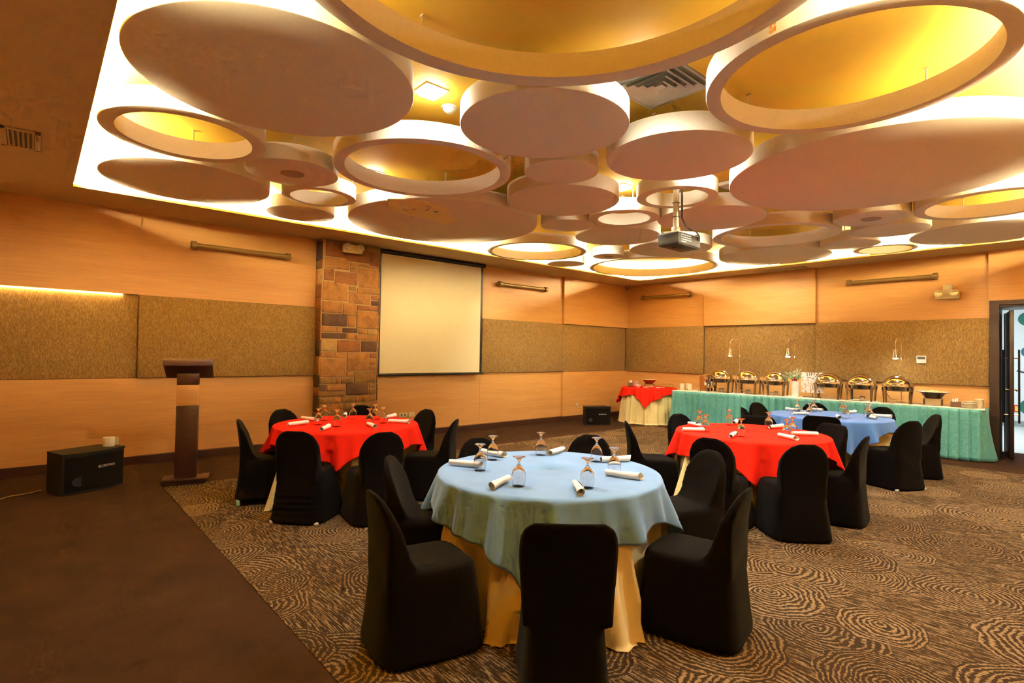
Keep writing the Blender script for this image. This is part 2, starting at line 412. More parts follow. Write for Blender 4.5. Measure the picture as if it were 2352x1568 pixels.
# ------------------------------------------------------------------ hanging discs and rings
DISCS = [
 (4.96,-10.40,.88,0,'large flat plaster disc at the top left of the ceiling'),
 (3.45,-10.67,.61,.50,'plaster ring at far left, between the largest left disc and the wall-side disc'),
 (1.98,-10.38,.80,0,'flat disc in the left corner of the raised ceiling'),
 (3.13,-9.68,.44,0,'small flat disc with a round speaker grille, near the left ceiling rings'),
 (2.47,-9.14,.41,.32,'small white-lit plaster ring left of the stained disc'),
 (1.53,-9.01,.42,0,'small plain disc by the screen-side ceiling border, above the stone pillar'),
 (7.14,-9.95,1.31,1.18,'huge plaster ring crossing the top edge of the photo'),
 (7.53,-7.74,.85,.755,'large golden plaster ring at the upper right'),
 (5.67,-8.62,.66,0,'medium flat disc in the top centre, left of the square air diffuser'),
 (4.10,-8.74,.86,.755,'plaster ring in the centre left, above the stained disc'),
 (5.04,-7.76,.36,0,'small flat disc tucked between three medium discs at ceiling centre'),
 (4.34,-7.00,.65,0,'medium flat disc just right of the stained disc'),
 (2.41,-7.35,1.29,0,'large disc with a peeling repaired patch, above the projection screen'),
 (3.56,-6.09,.36,0,'small shaded disc between the stained disc and the small white ring'),
 (4.36,-5.86,.45,.335,'small ring with a bright white inner wall, left of the projector'),
 (3.61,-5.03,.63,0,'flat disc partly hidden directly behind the projector'),
 (5.35,-6.21,.44,.335,'small ring through which the projector pole hangs'),
 (6.03,-7.29,.63,0,'medium flat disc right of centre, just above the projector ring'),
 (5.13,-5.06,.66,0,'flat disc right behind the projector pole'),
 (7.09,-5.53,1.31,0,'very large flat disc at the right side of the ceiling'),
 (5.27,-3.48,.85,.73,'wide plaster ring right of the projector, below the very large disc'),
 (6.55,-3.67,.42,0,'small flat disc with a speaker grille on the right, under the very large disc'),
 (6.53,-2.77,.46,0,'small plain disc right behind the right-hand speaker disc'),
 (5.83,-2.08,.41,0,'small shaded disc left of the small golden ring by the buffet wall'),
 (4.55,-1.82,.90,0,'large flat disc beside the buffet-side ceiling vent'),
 (6.09,-1.27,.44,.36,'small golden ring touching the buffet-side ceiling border'),
 (7.36,-1.71,.83,0,'large flat disc at the far right over the door side of the buffet'),
 (7.68,-3.46,.72,.61,'golden ring at the far right edge of the photo'),
 (1.84,-5.02,.87,.78,'thin-rimmed glowing ring by the ceiling border next to the screen'),
 (1.34,-3.74,.37,0,'small flat disc touching the screen-side border near the room corner'),
 (2.47,-3.82,.28,0,'smallest disc with a tiny speaker grille, left of the large glowing corner ring'),
 (3.64,-3.66,.66,0,'flat disc behind and below the projector, next to the corner ring'),
 (2.31,-2.22,1.26,1.18,'large glowing ring filling the far corner of the ceiling')]
for i, (x, y, r, ri, lab) in enumerate(DISCS):
    n = 128 if r > .8 else 80
    b = .008
    if ri:
        prof = [(ri, 0), (r-b, 0), (r-b*.3, b*.3), (r, b), (r, ZT), (ri, ZT)]
        mb = MB().lathe(prof, n=n, close=True)
    else:
        prof = [(0.0001, 0), (r*.5, 0), (r-b, 0), (r-b*.3, b*.3), (r, b), (r, ZT), (0.0001, ZT)]
        mb = MB().lathe(prof, n=n)
    t = mb.obj('ceiling_ring' if ri else 'ceiling_disc', M['disc'], None, True, loc=(x, y, ZC))
    tag(t, lab, 'ceiling panel', 'round plaster panels hung under the ceiling')
    rr = (r+ri)/2 if ri else r*.7
    for q in range(4 if r > .6 else 3):
        a = 2*PI*q/(4 if r > .6 else 3) + i*1.3
        if i == 6: a = math.radians(177) + q*PI/2 if q < 2 else math.radians(142)+q*PI/2
        px, py = rr*math.cos(a), rr*math.sin(a)
        MB().tube([(px, py, ZT-.01), (px, py, ZU-ZC+.005)], .006, 6).box((px, py, ZU-ZC-.006), (.03, .012, .012)).obj('hanger_rod', M['rod'], t)
    if i in (3, 21, 30):
        s = .115 if i != 30 else .085
        MB().lathe([(.0001, -.006), (s-.01, -.006), (s, -.002), (s, .004), (.0001, .004)], n=40).obj('speaker_grille', M['grille'], t)
    if i == 12:
        # irregular patch of repaired, cracked plaster
        P_ = [(0.606,-1.203),(0.74,-1.05),(0.802,-0.884),(0.817,-0.781),(0.776,-0.606),(0.77,-0.5),(0.593,-0.325),(0.442,-0.183),(0.328,-0.009),(0.177,0.002),(0.046,-0.024),(0.079,-0.142),(0.152,-0.274),(0.116,-0.297),(0.122,-0.393),(0.132,-0.47),(0.11,-0.684),(0.108,-0.81),(0.158,-0.921),(0.334,-1.088)]
        K_ = [[(0.339,-0.875),(0.29,-0.789),(0.286,-0.652),(0.322,-0.816)],[(0.444,-0.595),(0.525,-0.612),(0.64,-0.63),(0.494,-0.584)],[(0.49,-0.508),(0.531,-0.487),(0.529,-0.437),(0.483,-0.455)],[(0.635,-0.748),(0.674,-0.69),(0.636,-0.615),(0.646,-0.681)],[(0.402,-0.755),(0.429,-0.746),(0.389,-0.689),(0.398,-0.727)]]
        pp_ = MB().prism(P_, -.004, .003).obj('plaster_patch', M['patch'], t, False)
        cr_ = MB()
        for k_ in K_: cr_.prism(k_, -.0055, .0)
        cr_.obj('crack', M['boxwood'], pp_, False)
    if i == 7:
        mk = MB()
        def wq(a0, a1, z0, z1, a2=None, a3=None):
            pts = []
            for (a, z) in ((a0, z0), (a1, z0), (a3 if a3 else a1, z1), (a2 if a2 else a0, z1)):
                a = math.radians(a); pts.append(((r+.0015)*math.cos(a), (r+.0015)*math.sin(a), z))
            mk.add(pts+[(x_*.995, y_*.995, z_) for x_, y_, z_ in pts], [[0, 1, 2, 3], [7, 6, 5, 4], [0, 4, 5, 1], [1, 5, 6, 2], [2, 6, 7, 3], [3, 7, 4, 0]])
        wq(-98.6, -97.3, .018, .034); wq(-98.5, -97.5, .045, .075, -98.4, -97.6)
        wq(-96.8, -96.0, .02, .045, -96.9, -95.9); wq(-96.9, -96.0, .055, .10, -96.3, -96.0)
        mk.obj('painted_mark', plain('orange marker paint', (.80, .33, .02), .7), t, False)

# recessed downlights in the upper ceiling
LAMPS = [(5.12,-9.32),(6.47,-8.46),(2.98,-8.72),(4.66,-6.30),(5.86,-6.46),(1.95,-4.02),(4.55,-4.28),(2.78,-4.55),(6.32,-1.86),(3.62,-1.55),(4.25,-10.98),(8.42,-6.95),(8.28,-4.4),(8.2,-2.65)]
LL = ['square white downlight beside the smoke detector','recessed downlight hidden behind the huge ring near the air diffuser','recessed downlight beside the small white-lit ring at left',
 'bright recessed downlight left of the projector ring','recessed downlight right of the projector ring','recessed downlight sparkling beside the thin glowing ring','recessed downlight behind the projector','recessed downlight above the far-left group of discs',
 'recessed downlight beside the small golden ring','recessed downlight near the corner ring on the buffet side','recessed downlight at the camera side of the large left disc','recessed downlight on the door side, nearest of three','recessed downlight on the door side, middle of three','recessed downlight on the door side, farthest of three']
def spot(x, y, z, power, col=(1, .95, .86), size=.12, ang=165):
    l = bpy.data.lights.new('downlight_beam', 'SPOT'); l.energy = power; l.color = col; l.spot_size = math.radians(ang); l.spot_blend = .7; l.shadow_soft_size = size/2
    o = bpy.data.objects.new('downlight_beam', l); C.objects.link(o); o.location = (x, y, z); return o
P_DOWN = 110
for (x, y), lb in zip(LAMPS, LL):
    t = empty('downlight', (x, y, ZU), 0, lb, 'light', 'recessed ceiling downlights')
    MB().box((0, 0, -.004), (.20, .20, .010), bev=.003).obj('frame', M['vent'], t)
    MB().box((0, 0, -.020), (.15, .15, .030), bev=.006).obj('lamp', M['down'], t)
    k_ = 0 if y < -10.5 else (.3 if x < 3 and y < -8 else 1)
    if k_: spot(x, y, ZU-.045, P_DOWN*k_, ang=112); spot(x, y, ZU-.045, 115*k_, ang=174) if k_ == 1 else None
# fill lamps added in the unseen door-side soffit to brighten the room
FILL_LAMPS = [(9.1, -9.5), (9.1, -6.0), (9.1, -2.5)]
for i, (x, y) in enumerate(FILL_LAMPS):
    t = empty('downlight', (x, y, ZC), 0, 'round fill lamp added in the soffit on the door side, out of view', 'light', 'unseen fill lamps added in the soffit')
    MB().lathe([(.0001, -.008), (.07, -.008), (.085, -.002), (.085, .002), (.0001, .002)], n=24).obj('lamp', M['down'], t)
    spot(x, y, ZC-.03, 5)

# square air diffuser, AC grilles, smoke detector, sensors
t = empty('air_diffuser', (6.40, -8.12, ZU), math.radians(0), 'square white air diffuser with nested louvres, left of the large golden ring', 'air vent')
MB().box((0, 0, -.002), (.56, .56, .008)).obj('backing', M['ventgap'], t, False)
for q in range(5):
    s0 = .57 - q*.10; s1 = s0-.088; zz = -.012 - .004*q
    mb = MB(); v = []
    for (s, z) in ((s0, zz-.012 if q else zz-.004), (s1, zz+.012)):
        v += [(-s/2, -s/2, z), (s/2, -s/2, z), (s/2, s/2, z), (-s/2, s/2, z)]
    mb.add(v, [[i, (i+1) % 4, 4+(i+1) % 4, 4+i] for i in range(4)])
    mb.add([(x, y, z-.003) for x, y, z in v], [[i, (i+1) % 4, 4+(i+1) % 4, 4+i] for i in range(4)])
    mb.obj('louvre', M['vent'], t, False)
MB().box((0, 0, -.03), (.06, .06, .006)).obj('centre_plate', M['vent'], t, False)
def grille(x, y, w, d, rz, label):
    t = empty('air_vent', (x, y, ZC), rz, label, 'air vent')
    MB().box((0, 0, -.001), (w-.02, d-.02, .004)).obj('backing', M['ventgap'], t, False)
    f = MB()
    for s in (-1, 1): f.box((0, s*(d/2-.02), -.008), (w, .04, .014), bev=.003); f.box((s*(w/2-.02), 0, -.008), (.04, d, .014), bev=.003)
    f.obj('frame', M['soffit'], t)
    n = 6
    for q in range(n):
        MB().box((0, -d/2+.05+(d-.1)*q/(n-1), -.007), (w-.06, .012, .012), rot=Matrix.Rotation(.5, 3, 'X')).obj('slat', M['soffit'], t, False)
grille(2.43, -11.73, .56, .26, 0, 'long air vent in the dark soffit at the left edge of the photo')
grille(4.15, -.30, .85, .28, 0, 'long flush air vent in the soffit over the buffet')
t = empty('smoke_detector', (4.98, -9.05, ZU), 0, 'white round smoke detector beside the bright square downlight', 'smoke detector')
MB().lathe([(.0001, -.012), (.062, -.012), (.066, 0), (.0001, 0)], n=32).obj('base', M['vent'], t)
MB().lathe([(.0001, -.052), (.022, -.052), (.030, -.046), (.048, -.030), (.056, -.014), (.0001, -.010)], n=32).obj('sensor_head', M['vent'], t)
t = MB().box((5.63, -5.55, ZU-.03), (.19, .19, .05), bev=.02).obj('wifi_access_point', M['vent']); tag(t, 'small white square box on the upper ceiling right of the projector ring', 'wifi box')
t = MB().lathe([(.0001, -.09), (.02, -.09), (.035, -.06), (.04, 0), (.0001, 0)], (0, 0, 0), 20).obj('ceiling_sensor', M['steel'], loc=(.16, -.16, ZC)); tag(t, 'tiny dark sensor tucked into the far ceiling corner', 'sensor')
for (x, y, rr, lab) in ((4.78, -6.45, .045, 'loose loop of cable dangling left of the projector ring'), (5.95, -5.9, .05, 'loose loop of cable hanging at the edge of the very large disc')):
    pts = [(0, 0, ZU-ZC+.02)] + [(rr*math.sin(a)*.8, rr*math.sin(a)*.3, .02-rr*math.cos(a)+rr) for a in [PI+2*PI*q/20 for q in range(21)]]
    t = MB().tube(pts, .004, 6).obj('loose_cord', M['rod'], loc=(x, y, ZC-.02)); tag(t, lab, 'cable')

# ------------------------------------------------------------------ stone pillar
pil = bpy.data.objects.new('wall_pillar', None); C.objects.link(pil)
pil.location = (0, -7.69, 0); pil['kind'] = 'structure'
core = MB().box((.11, 0, ZC/2), (.22, .99, ZC-.002)).obj('mortar_core', plain('sandy mortar', (.46, .30, .13), .9, var=.15, scale=40, bmp=.5), pil, False)
tones = {'a': stone('ochre stone', (.36, .165, .040)), 'b': stone('red brown stone', (.25, .095, .026)), 'c': stone('dark stone', (.085, .040, .022)), 'd': stone('pale yellow stone', (.44, .27, .085)), 'e': stone('olive stone', (.25, .14, .038))}
BL = [(150,345,90,130,'e'),(345,560,95,165,'e'),(148,300,130,245,'b'),(300,480,140,265,'b'),(480,560,165,275,'b'),(148,325,248,335,'a'),(330,560,270,300,'a'),(330,395,303,345,'a'),(398,560,303,458,'a'),
(140,215,338,428,'b'),(220,392,348,447,'b'),(135,320,434,578,'a'),(325,383,452,490,'e'),(387,560,460,505,'a'),(325,495,495,590,'a'),(500,560,510,550,'b'),(500,560,554,595,'c'),
(135,280,582,672,'a'),(285,385,590,685,'a'),(390,560,598,640,'b'),(135,318,677,772,'c'),(322,383,690,772,'a'),(388,558,644,780,'a'),(135,230,776,818,'a'),(233,280,776,818,'a'),(283,400,780,820,'c'),(404,470,784,827,'a'),(473,556,785,830,'d'),
(133,318,822,868,'c'),(322,380,823,870,'a'),(384,554,832,873,'a'),(130,245,872,964,'d'),(248,424,875,968,'b'),(428,554,878,966,'c'),(130,226,968,1012,'a'),(229,318,970,1015,'a'),(322,495,972,1112,'a'),(498,552,972,1014,'b'),(498,552,1018,1068,'a'),(498,552,1072,1112,'a'),
(128,316,1018,1160,'a'),(320,376,1116,1160,'a'),(380,550,1116,1205,'e'),(130,238,1164,1212,'e'),(241,278,1164,1212,'b'),(281,376,1164,1212,'e'),(128,175,1216,1265,'c'),(179,316,1216,1265,'a'),(320,492,1209,1302,'c'),(496,547,1208,1252,'e'),(496,547,1255,1302,'e'),
(128,316,1268,1312,'e'),(128,230,1316,1358,'e'),(233,280,1316,1358,'a'),(284,390,1306,1358,'e'),(394,547,1306,1360,'a'),(128,300,1362,1422,'a'),(304,547,1363,1422,'e'),
(128,210,1426,1500,'a'),(214,400,1426,1500,'e'),(404,547,1426,1470,'a'),(404,547,1474,1540,'b'),(128,300,1504,1590,'e'),(304,400,1504,1590,'a'),(404,547,1544,1620,'a'),(128,400,1594,1700,'a'),(404,547,1624,1700,'e')]
fm = MB()
keys = list(tones)
for (a0, a1, b0, b1, tn) in BL:
    u0, u1 = (a0-128)/430, (a1-128)/430
    zt = H0+(951-b0)/(489-18); zb = H0+(951-b1)/(489-18)
    zt = min(zt, ZC-.004); zb = max(zb, .002)
    if zt-zb < .02: continue
    fm.cur = keys.index(tn)
    d = .03+R.uniform(-.006, .008)
    y0, y1 = -.495+u0*.99, -.495+min(u1, 1)*.99
    fm.box((.205+d/2, (y0+y1)/2, (zt+zb)/2), (d, y1-y0-.008, zt-zb-.008), bev=.011)
for side in (-1, 1):
    z = .002
    while z < ZC-.05:
        h = min(R.choice([.13, .2, .27, .3]), ZC-.004-z); sp = R.choice([1, 1, .4, .6])
        fm.cur = R.choice([0, 0, 1, 2, 4]); d = .02+R.uniform(0, .008)
        if sp == 1: fm.box((.118, side*(.49+d/2), z+h/2), (.225, d, h-.008), bev=.008)
        else:
            fm.box((.118-.1125+.1125*sp, side*(.49+d/2), z+h/2), (.225*sp-.006, d, h-.008), bev=.008); fm.cur = R.choice([0, 1, 3])
            fm.box((.118+.1125*sp, side*(.49+d/2), z+h/2), (.225*(1-sp)-.002, d, h-.008), bev=.008)
        z += h
fm.obj('stone_facing', [tones[q] for q in keys], pil, True)

# ------------------------------------------------------------------ wall fixtures
def tube_lamp(p0, p1, label):
    p0, p1 = Vector(p0), Vector(p1); d = (p1-p0); L = d.length; a = math.atan2(d.y, d.x)
    t = empty('wall_tube', (p0+p1)/2, a, label, 'wall rail', 'brown rails on the upper walls')
    MB().tube([(-L/2, 0, 0), (L/2, 0, 0)], .036, 16).obj('tube', M['brass'], t)
    off = 1 if abs(d.y) > abs(d.x) else 1
    for s in (-1, 1):
        MB().tube([(s*(L/2-.03), 0, 0), (s*(L/2+.035), 0, 0)], .058, 20).obj('end_cap', M['brass'], t)
        MB().tube([(s*(L/2-.05), 0, 0), (s*(L/2-.05), OFF, 0)], .018, 10).obj('bracket', M['brass'], t)
OFF = .10
tube_lamp((.10, -9.96, 2.975), (.10, -8.68, 2.975), 'brown wall rail left of the stone pillar, above the lectern')
tube_lamp((.10, -4.38, 2.97), (.10, -3.06, 2.97), 'brown wall rail right of the projection screen')
tube_lamp((.60, -.10, 2.985), (1.90, -.10, 2.985), 'brown wall rail just right of the room corner')
tube_lamp((5.22, -.10, 2.97), (6.52, -.10, 2.97), 'brown wall rail above the buffet, left of the emergency light')

def emergency(loc, rz, label, tall=False):
    t = empty('emergency_wall_lamp', loc, rz, label, 'emergency light', 'twin-lamp emergency lights')
    mb = MB().box((0, 0, .0), (.09, .32, .14), bev=.012)
    if tall: mb.box((-.02, .0, .115), (.06, .13, .11), bev=.006)
    mb.obj('housing', M['cream_metal'], t)
    for s in (-1, 1):
        rot = Matrix.Rotation(math.radians(70), 3, 'Y')
        c = (.07, s*.105, .012)
        l = MB().lathe([(.0001, -.02), (.035, -.02), (.056, .02), (.060, .03), (.052, .032), (.0001, .016)], c, 28, rot=rot).obj('lamp_head', M['cream_metal'], t)
        MB().lathe([(.0001, .034), (.03, .036), (.051, .030), (.0001, .028)], c, 28, rot=rot).obj('lens', M['lens'], l)
emergency((.30, -7.72, 3.20), 0, 'cream twin-lamp emergency light mounted on the stone pillar')
emergency((6.68, -.06, 2.645), -PI/2, 'cream twin-lamp emergency light on the wall left of the door', True)

def socket(y, w, label, holes):
    t = empty('wall_socket', (.014, y, .39), 0, label, 'socket')
    MB().box((.003, 0, 0), (.012, w, .085), bev=.004).obj('plate', M['cream_metal'], t)
    for s in holes: MB().box((.0095, s, 0), (.004, .03, .045)).obj('outlet', M['ventgap'] if len(holes) > 1 and w > .12 and y < -6.5 else M['cream_metal'], t, False)
socket(-6.55, .17, 'cream wall socket with two dark outlets, low on the wall behind the red table', (-.035, .035))
socket(-6.375, .125, 'plain cream wall socket right of the dark-holed socket', (-.03, .03))
t = MB().box((.084, -1.95, .345), (.016, .085, .07), bev=.004).obj('wall_socket', M['cream_metal']); tag(t, 'small cream blank socket low on the wall near the corner speaker', 'socket')
t = empty('thermostat', (6.325, -.065, 1.55), 0, 'small white thermostat on the fabric panel above the buffet', 'thermostat')
MB().box((0, -.006, 0), (.14, .018, .13), bev=.006).obj('case', M['ceramic'], t)
MB().box((0, -.017, .028), (.11, .004, .045)).obj('display', M['display'], t, False)
MB().box((.03, -.02, .045), (.008, .003, .006)).obj('indicator', M['led_red'], t, False)

# projection screen
t = empty('hanging_projection_screen', (.12, -5.98, 1.09), 0, 'pulled-down cream projection screen in a black roller case beside the stone pillar', 'projection screen')
MB().tube([(0, -1.19, 2.19), (0, 1.17, 2.19)], .042, 20).box((0, -1.0, 2.215), (.06, .1, .03)).box((0, 1.0, 2.215), (.06, .1, .03)).obj('roller_case', M['blackmetal'], t)
n = 24; vs = []; fs = []
def sheet(y0, y1, z0, z1, x, bow, ny=16, nz=16, th=.002):
    mb = MB(); vs = []; fs = []
    for j in range(nz+1):
        for i in range(ny+1):
            u = i/ny; w = j/nz
            vs.append((x+bow*math.sin(u*PI*2+.4)*(1-w)*.5, y0+(y1-y0)*u, z0+(z1-z0)*w))
    for j in range(nz):
        for i in range(ny): a = j*(ny+1)+i; fs.append([a, a+1, a+ny+2, a+ny+1])
    o = len(vs); vs += [(p[0]-th, p[1], p[2]) for p in vs]; fs += [[q+o for q in f][::-1] for f in fs]
    return mb.add(vs, fs)
sheet(-1.12, 1.07, .06, 2.17, .008, .012).obj('screen_fabric', M['screen'], t)
sheet(-1.165, 1.125, .045, 2.17, .003, .012).obj('black_border', M['blackmetal'], t)
MB().tube([(.004, -1.19, .035), (.004, 1.17, .035)], .016, 12).obj('bottom_bar', M['blackmetal'], t)
MB().tube([(.01, -.02+.03*math.cos(a), .01-.02*math.sin(a)) for a in [PI*q/8 for q in range(9)]], .003, 6).obj('pull_loop', M['cable'], t)

# projector on its pole
t = empty('projector', (5.355, -6.15, 2.75), 0, 'dark projector hanging on a pale pole under the ceiling rings', 'projector')
MB().box((0, 0, .085), (.26, .46, .13), bev=.012).box((0, 0, .03), (.245, .445, .04), bev=.01).obj('case', M['projector'], t)
MB().box((0, 0, .151), (.25, .45, .01), bev=.004).obj('top_cover', plain('grey brown cover', (.35, .29, .18), .4), t)
MB().lathe([(.0001, -.01), (.045, -.01), (.05, .0), (.05, .02), (.0001, .02)], (-.13, -.13, .085), 24, rot=Matrix.Rotation(-PI/2, 3, 'Y')).obj('lens_ring', M['blackmetal'], t)
MB().lathe([(.0001, -.012), (.03, -.01), (.0001, .0)], (-.138, -.13, .085), 24, rot=Matrix.Rotation(-PI/2, 3, 'Y')).obj('lens', M['lens'], t)
pp = MB(); rr = random.Random(3)
for row in range(4):
    for c in range(6 if row < 3 else 3): pp.box((.1315, -.16+c*.035+rr.uniform(-.003, .003), .125-row*.025), (.004, .02, .008))
pp.obj('port_row', M['vent'], t, False)
MB().box((.0, -.03, .005), (.05, .14, .008)).obj('filter_slot', M['ventgap'], t, False)
for (sx, sy) in ((-.1, -.18), (.1, .18)): MB().tube([(sx, sy, .155), (sx, sy, .172)], .018, 12).obj('foot', M['blackmetal'], t)
pole = MB().box((-.02, -.04, .53), (.05, .05, .56), bev=.004).box((-.02, -.04, .76), (.062, .062, .14), bev=.004).obj('ceiling_pole', M['projector_pole'], t)
MB().box((-.02, -.04, .20), (.075, .075, .10), bev=.01).box((-.02, -.04, .165), (.16, .16, .015)).obj('mount_bracket', M['projector_pole'], t)
for z in (.36, .52, .70): MB().box((-.02, -.04, z), (.066, .066, .006)).obj('cable_tie', M['cable'], t, False)
for q in (0, .02): MB().tube([(.02, .0+q, .80), (.022, .0+q, .5), (.025, .0+q, .35), (.05, .04+q, .26), (.08, .10+q, .22), (.12, .15+q, .2), (.14, .17+q, .15), (.135, .17+q, .10)], .006, 8).obj('cable', M['cable'], t)

# ------------------------------------------------------------------ loudspeakers
def text_mesh(txt, size, depth):
    cu = bpy.data.curves.new('lettering', 'FONT'); cu.body = txt; cu.size = size; cu.extrude = depth; cu.align_x = 'LEFT'; cu.align_y = 'CENTER'; cu.space_character = 1.05
    cu.offset = size*.008
    o = bpy.data.objects.new('tmp', cu); C.objects.link(o)
    me = evaluated(o, 'lettering'); bpy.data.objects.remove(o); me.materials.clear(); me.materials.append(M['logo'])
    return me
def loudspeaker(loc, rz, w, d, h, label, size):
    # local: front faces +x, bulging
    t = empty('loudspeaker', loc, rz, label, 'loudspeaker', 'low black loudspeakers on the floor')
    def out(y): return .06*(1-(2*y/w)**2)
    n = 20
    poly = [(-d, -w/2), (0, -w/2)]
    poly = [(-d, w/2*.82), (-d, -w/2*.82), (-.02, -w/2)]+[(-.004+out(-w/2+w*q/n), -w/2+w*q/n) for q in range(n+1)]+[(-.02, w/2)]
    MB().prism(poly, .004, h-.02).obj('cabinet', M['blackmatte'], t, True, 30)
    poly2 = [(x+(.012 if x > -.03 else -.0), y*1.015) for x, y in poly]
    MB().prism(poly2, h-.02, h).obj('top_lid', M['blackmatte'], t, True, 30)
    fr = MB(); vs = []
    for j in range(2):
        for q in range(n+1):
            y = -w/2+.015+(w-.03)*q/n; vs.append((out(y)+.004, y, .03+(h-.07)*j))
    fr.add(vs, [[i, i+1, n+2+i, n+1+i] for i in range(n)]); fr.obj('front_grille', M['blackgrille'], t)
    # oval bass port let into the grille
    ys = -w*.27
    MB().lathe([(.0001, 0), (.6, .0), (.9, .12), (1, .05), (1, 0)], (0, 0, 0), 28).obj('bass_port', plain('worn black port', (.006, .006, .005), .8, var=.4, scale=90), t)
    p = t.children[-1]; 
    for ch in t.children:
        if ch.name.startswith('bass_port'): p = ch
    p.location = (out(ys)+.006, ys, h*.30); p.rotation_euler = (0, PI/2, 0); p.scale = (h*.12, w*.13, .02)
    me = text_mesh('CROWN', size, .001)
    o = bpy.data.objects.new('logo', me); C.objects.link(o); o.parent = t
    y0 = .01; o.location = (out(y0+size)+.008, y0+size*.95, h*.60); o.rotation_euler = (PI/2, 0, PI/2+.0)
    o.location.y = y0+size*.6
    e = MB().lathe([(size*.30, 0), (size*.42, 0), (size*.42, .003), (size*.30, .003)], n=24, close=True).box((0, size*.1, .0015), (size*.25, size*.1, .003)).box((0, -size*.1, .0015), (size*.25, size*.1, .003))
    e = e.obj('emblem', M['logo'], t); e.rotation_euler = (0, PI/2, 0); e.location = (out(y0)+.008, y0, h*.60)
    return t
s1 = loudspeaker((1.345, -11.075, 0), math.atan2(.29, .54), .62, .35, .425, 'low black loudspeaker with a bulging front, on the floor left of the lectern', .034)
s2 = loudspeaker((1.02, -2.30, 0), math.radians(-28), .60, .27, .40, 'low black loudspeaker on the floor in the far corner beside the small red table', .034)
t = empty('toilet_roll', (1.135, -11.0+.06, .426), .9, 'white paper roll standing on the left loudspeaker', 'paper roll')
MB().lathe([(.021, 0), (.056, 0), (.058, .004), (.058, .096), (.056, .1), (.021, .1)], n=36, close=True).obj('paper_roll', M['paperroll'], t)
MB().box((.03, .066, .052), (.075, .002, .09)).obj('loose_sheet', M['paperroll'], t, False)
MB().lathe([(.019, .002), (.021, .002), (.021, .098), (.019, .098)], n=24, close=True).obj('core', M['boxpale'], t)
t = MB().tube([(1.10, -11.5, .008), (1.18, -11.62, .008), (1.22, -11.75, .008), (1.4, -11.9, .008), (1.5, -12.2, .008)], .006, 6).obj('power_cable', M['brass']); tag(t, 'thin cable running over the floor from the left loudspeaker', 'cable')

# ------------------------------------------------------------------ lectern
t = empty('lectern', (1.55, -10.25, 0), math.radians(-16), 'dark brown wooden lectern with a pale wood band, left of the tables', 'lectern')
MB().box((0, 0, .026), (.25, .41, .046), bev=.004).box((0, 0, .056), (.30, .46, .018), bev=.004).obj('base', M['darkwood'], t)
MB().box((0, 0, .475), (.155, .215, .82), bev=.003).obj('column', M['darkwood'], t)
MB().box((0, 0, 1.0025), (.157, .217, .235), bev=.003).obj('pale_band', M['lectern_light'], t)
MB().box((0, 0, 1.185), (.155, .215, .13), bev=.003).obj('column_head', M['darkwood'], t)
rot = Matrix.Rotation(math.radians(-30), 3, 'Y')
MB().box((-.045, 0, 1.305), (.40, .49, .045), rot=rot, bev=.005).obj('reading_desk', M['lectern_top'], t)
cs = MB(); 
MB().box((.12, 0, 1.372), (.03, .49, .066), bev=.006).obj('front_rail', M['lectern_top'], t)

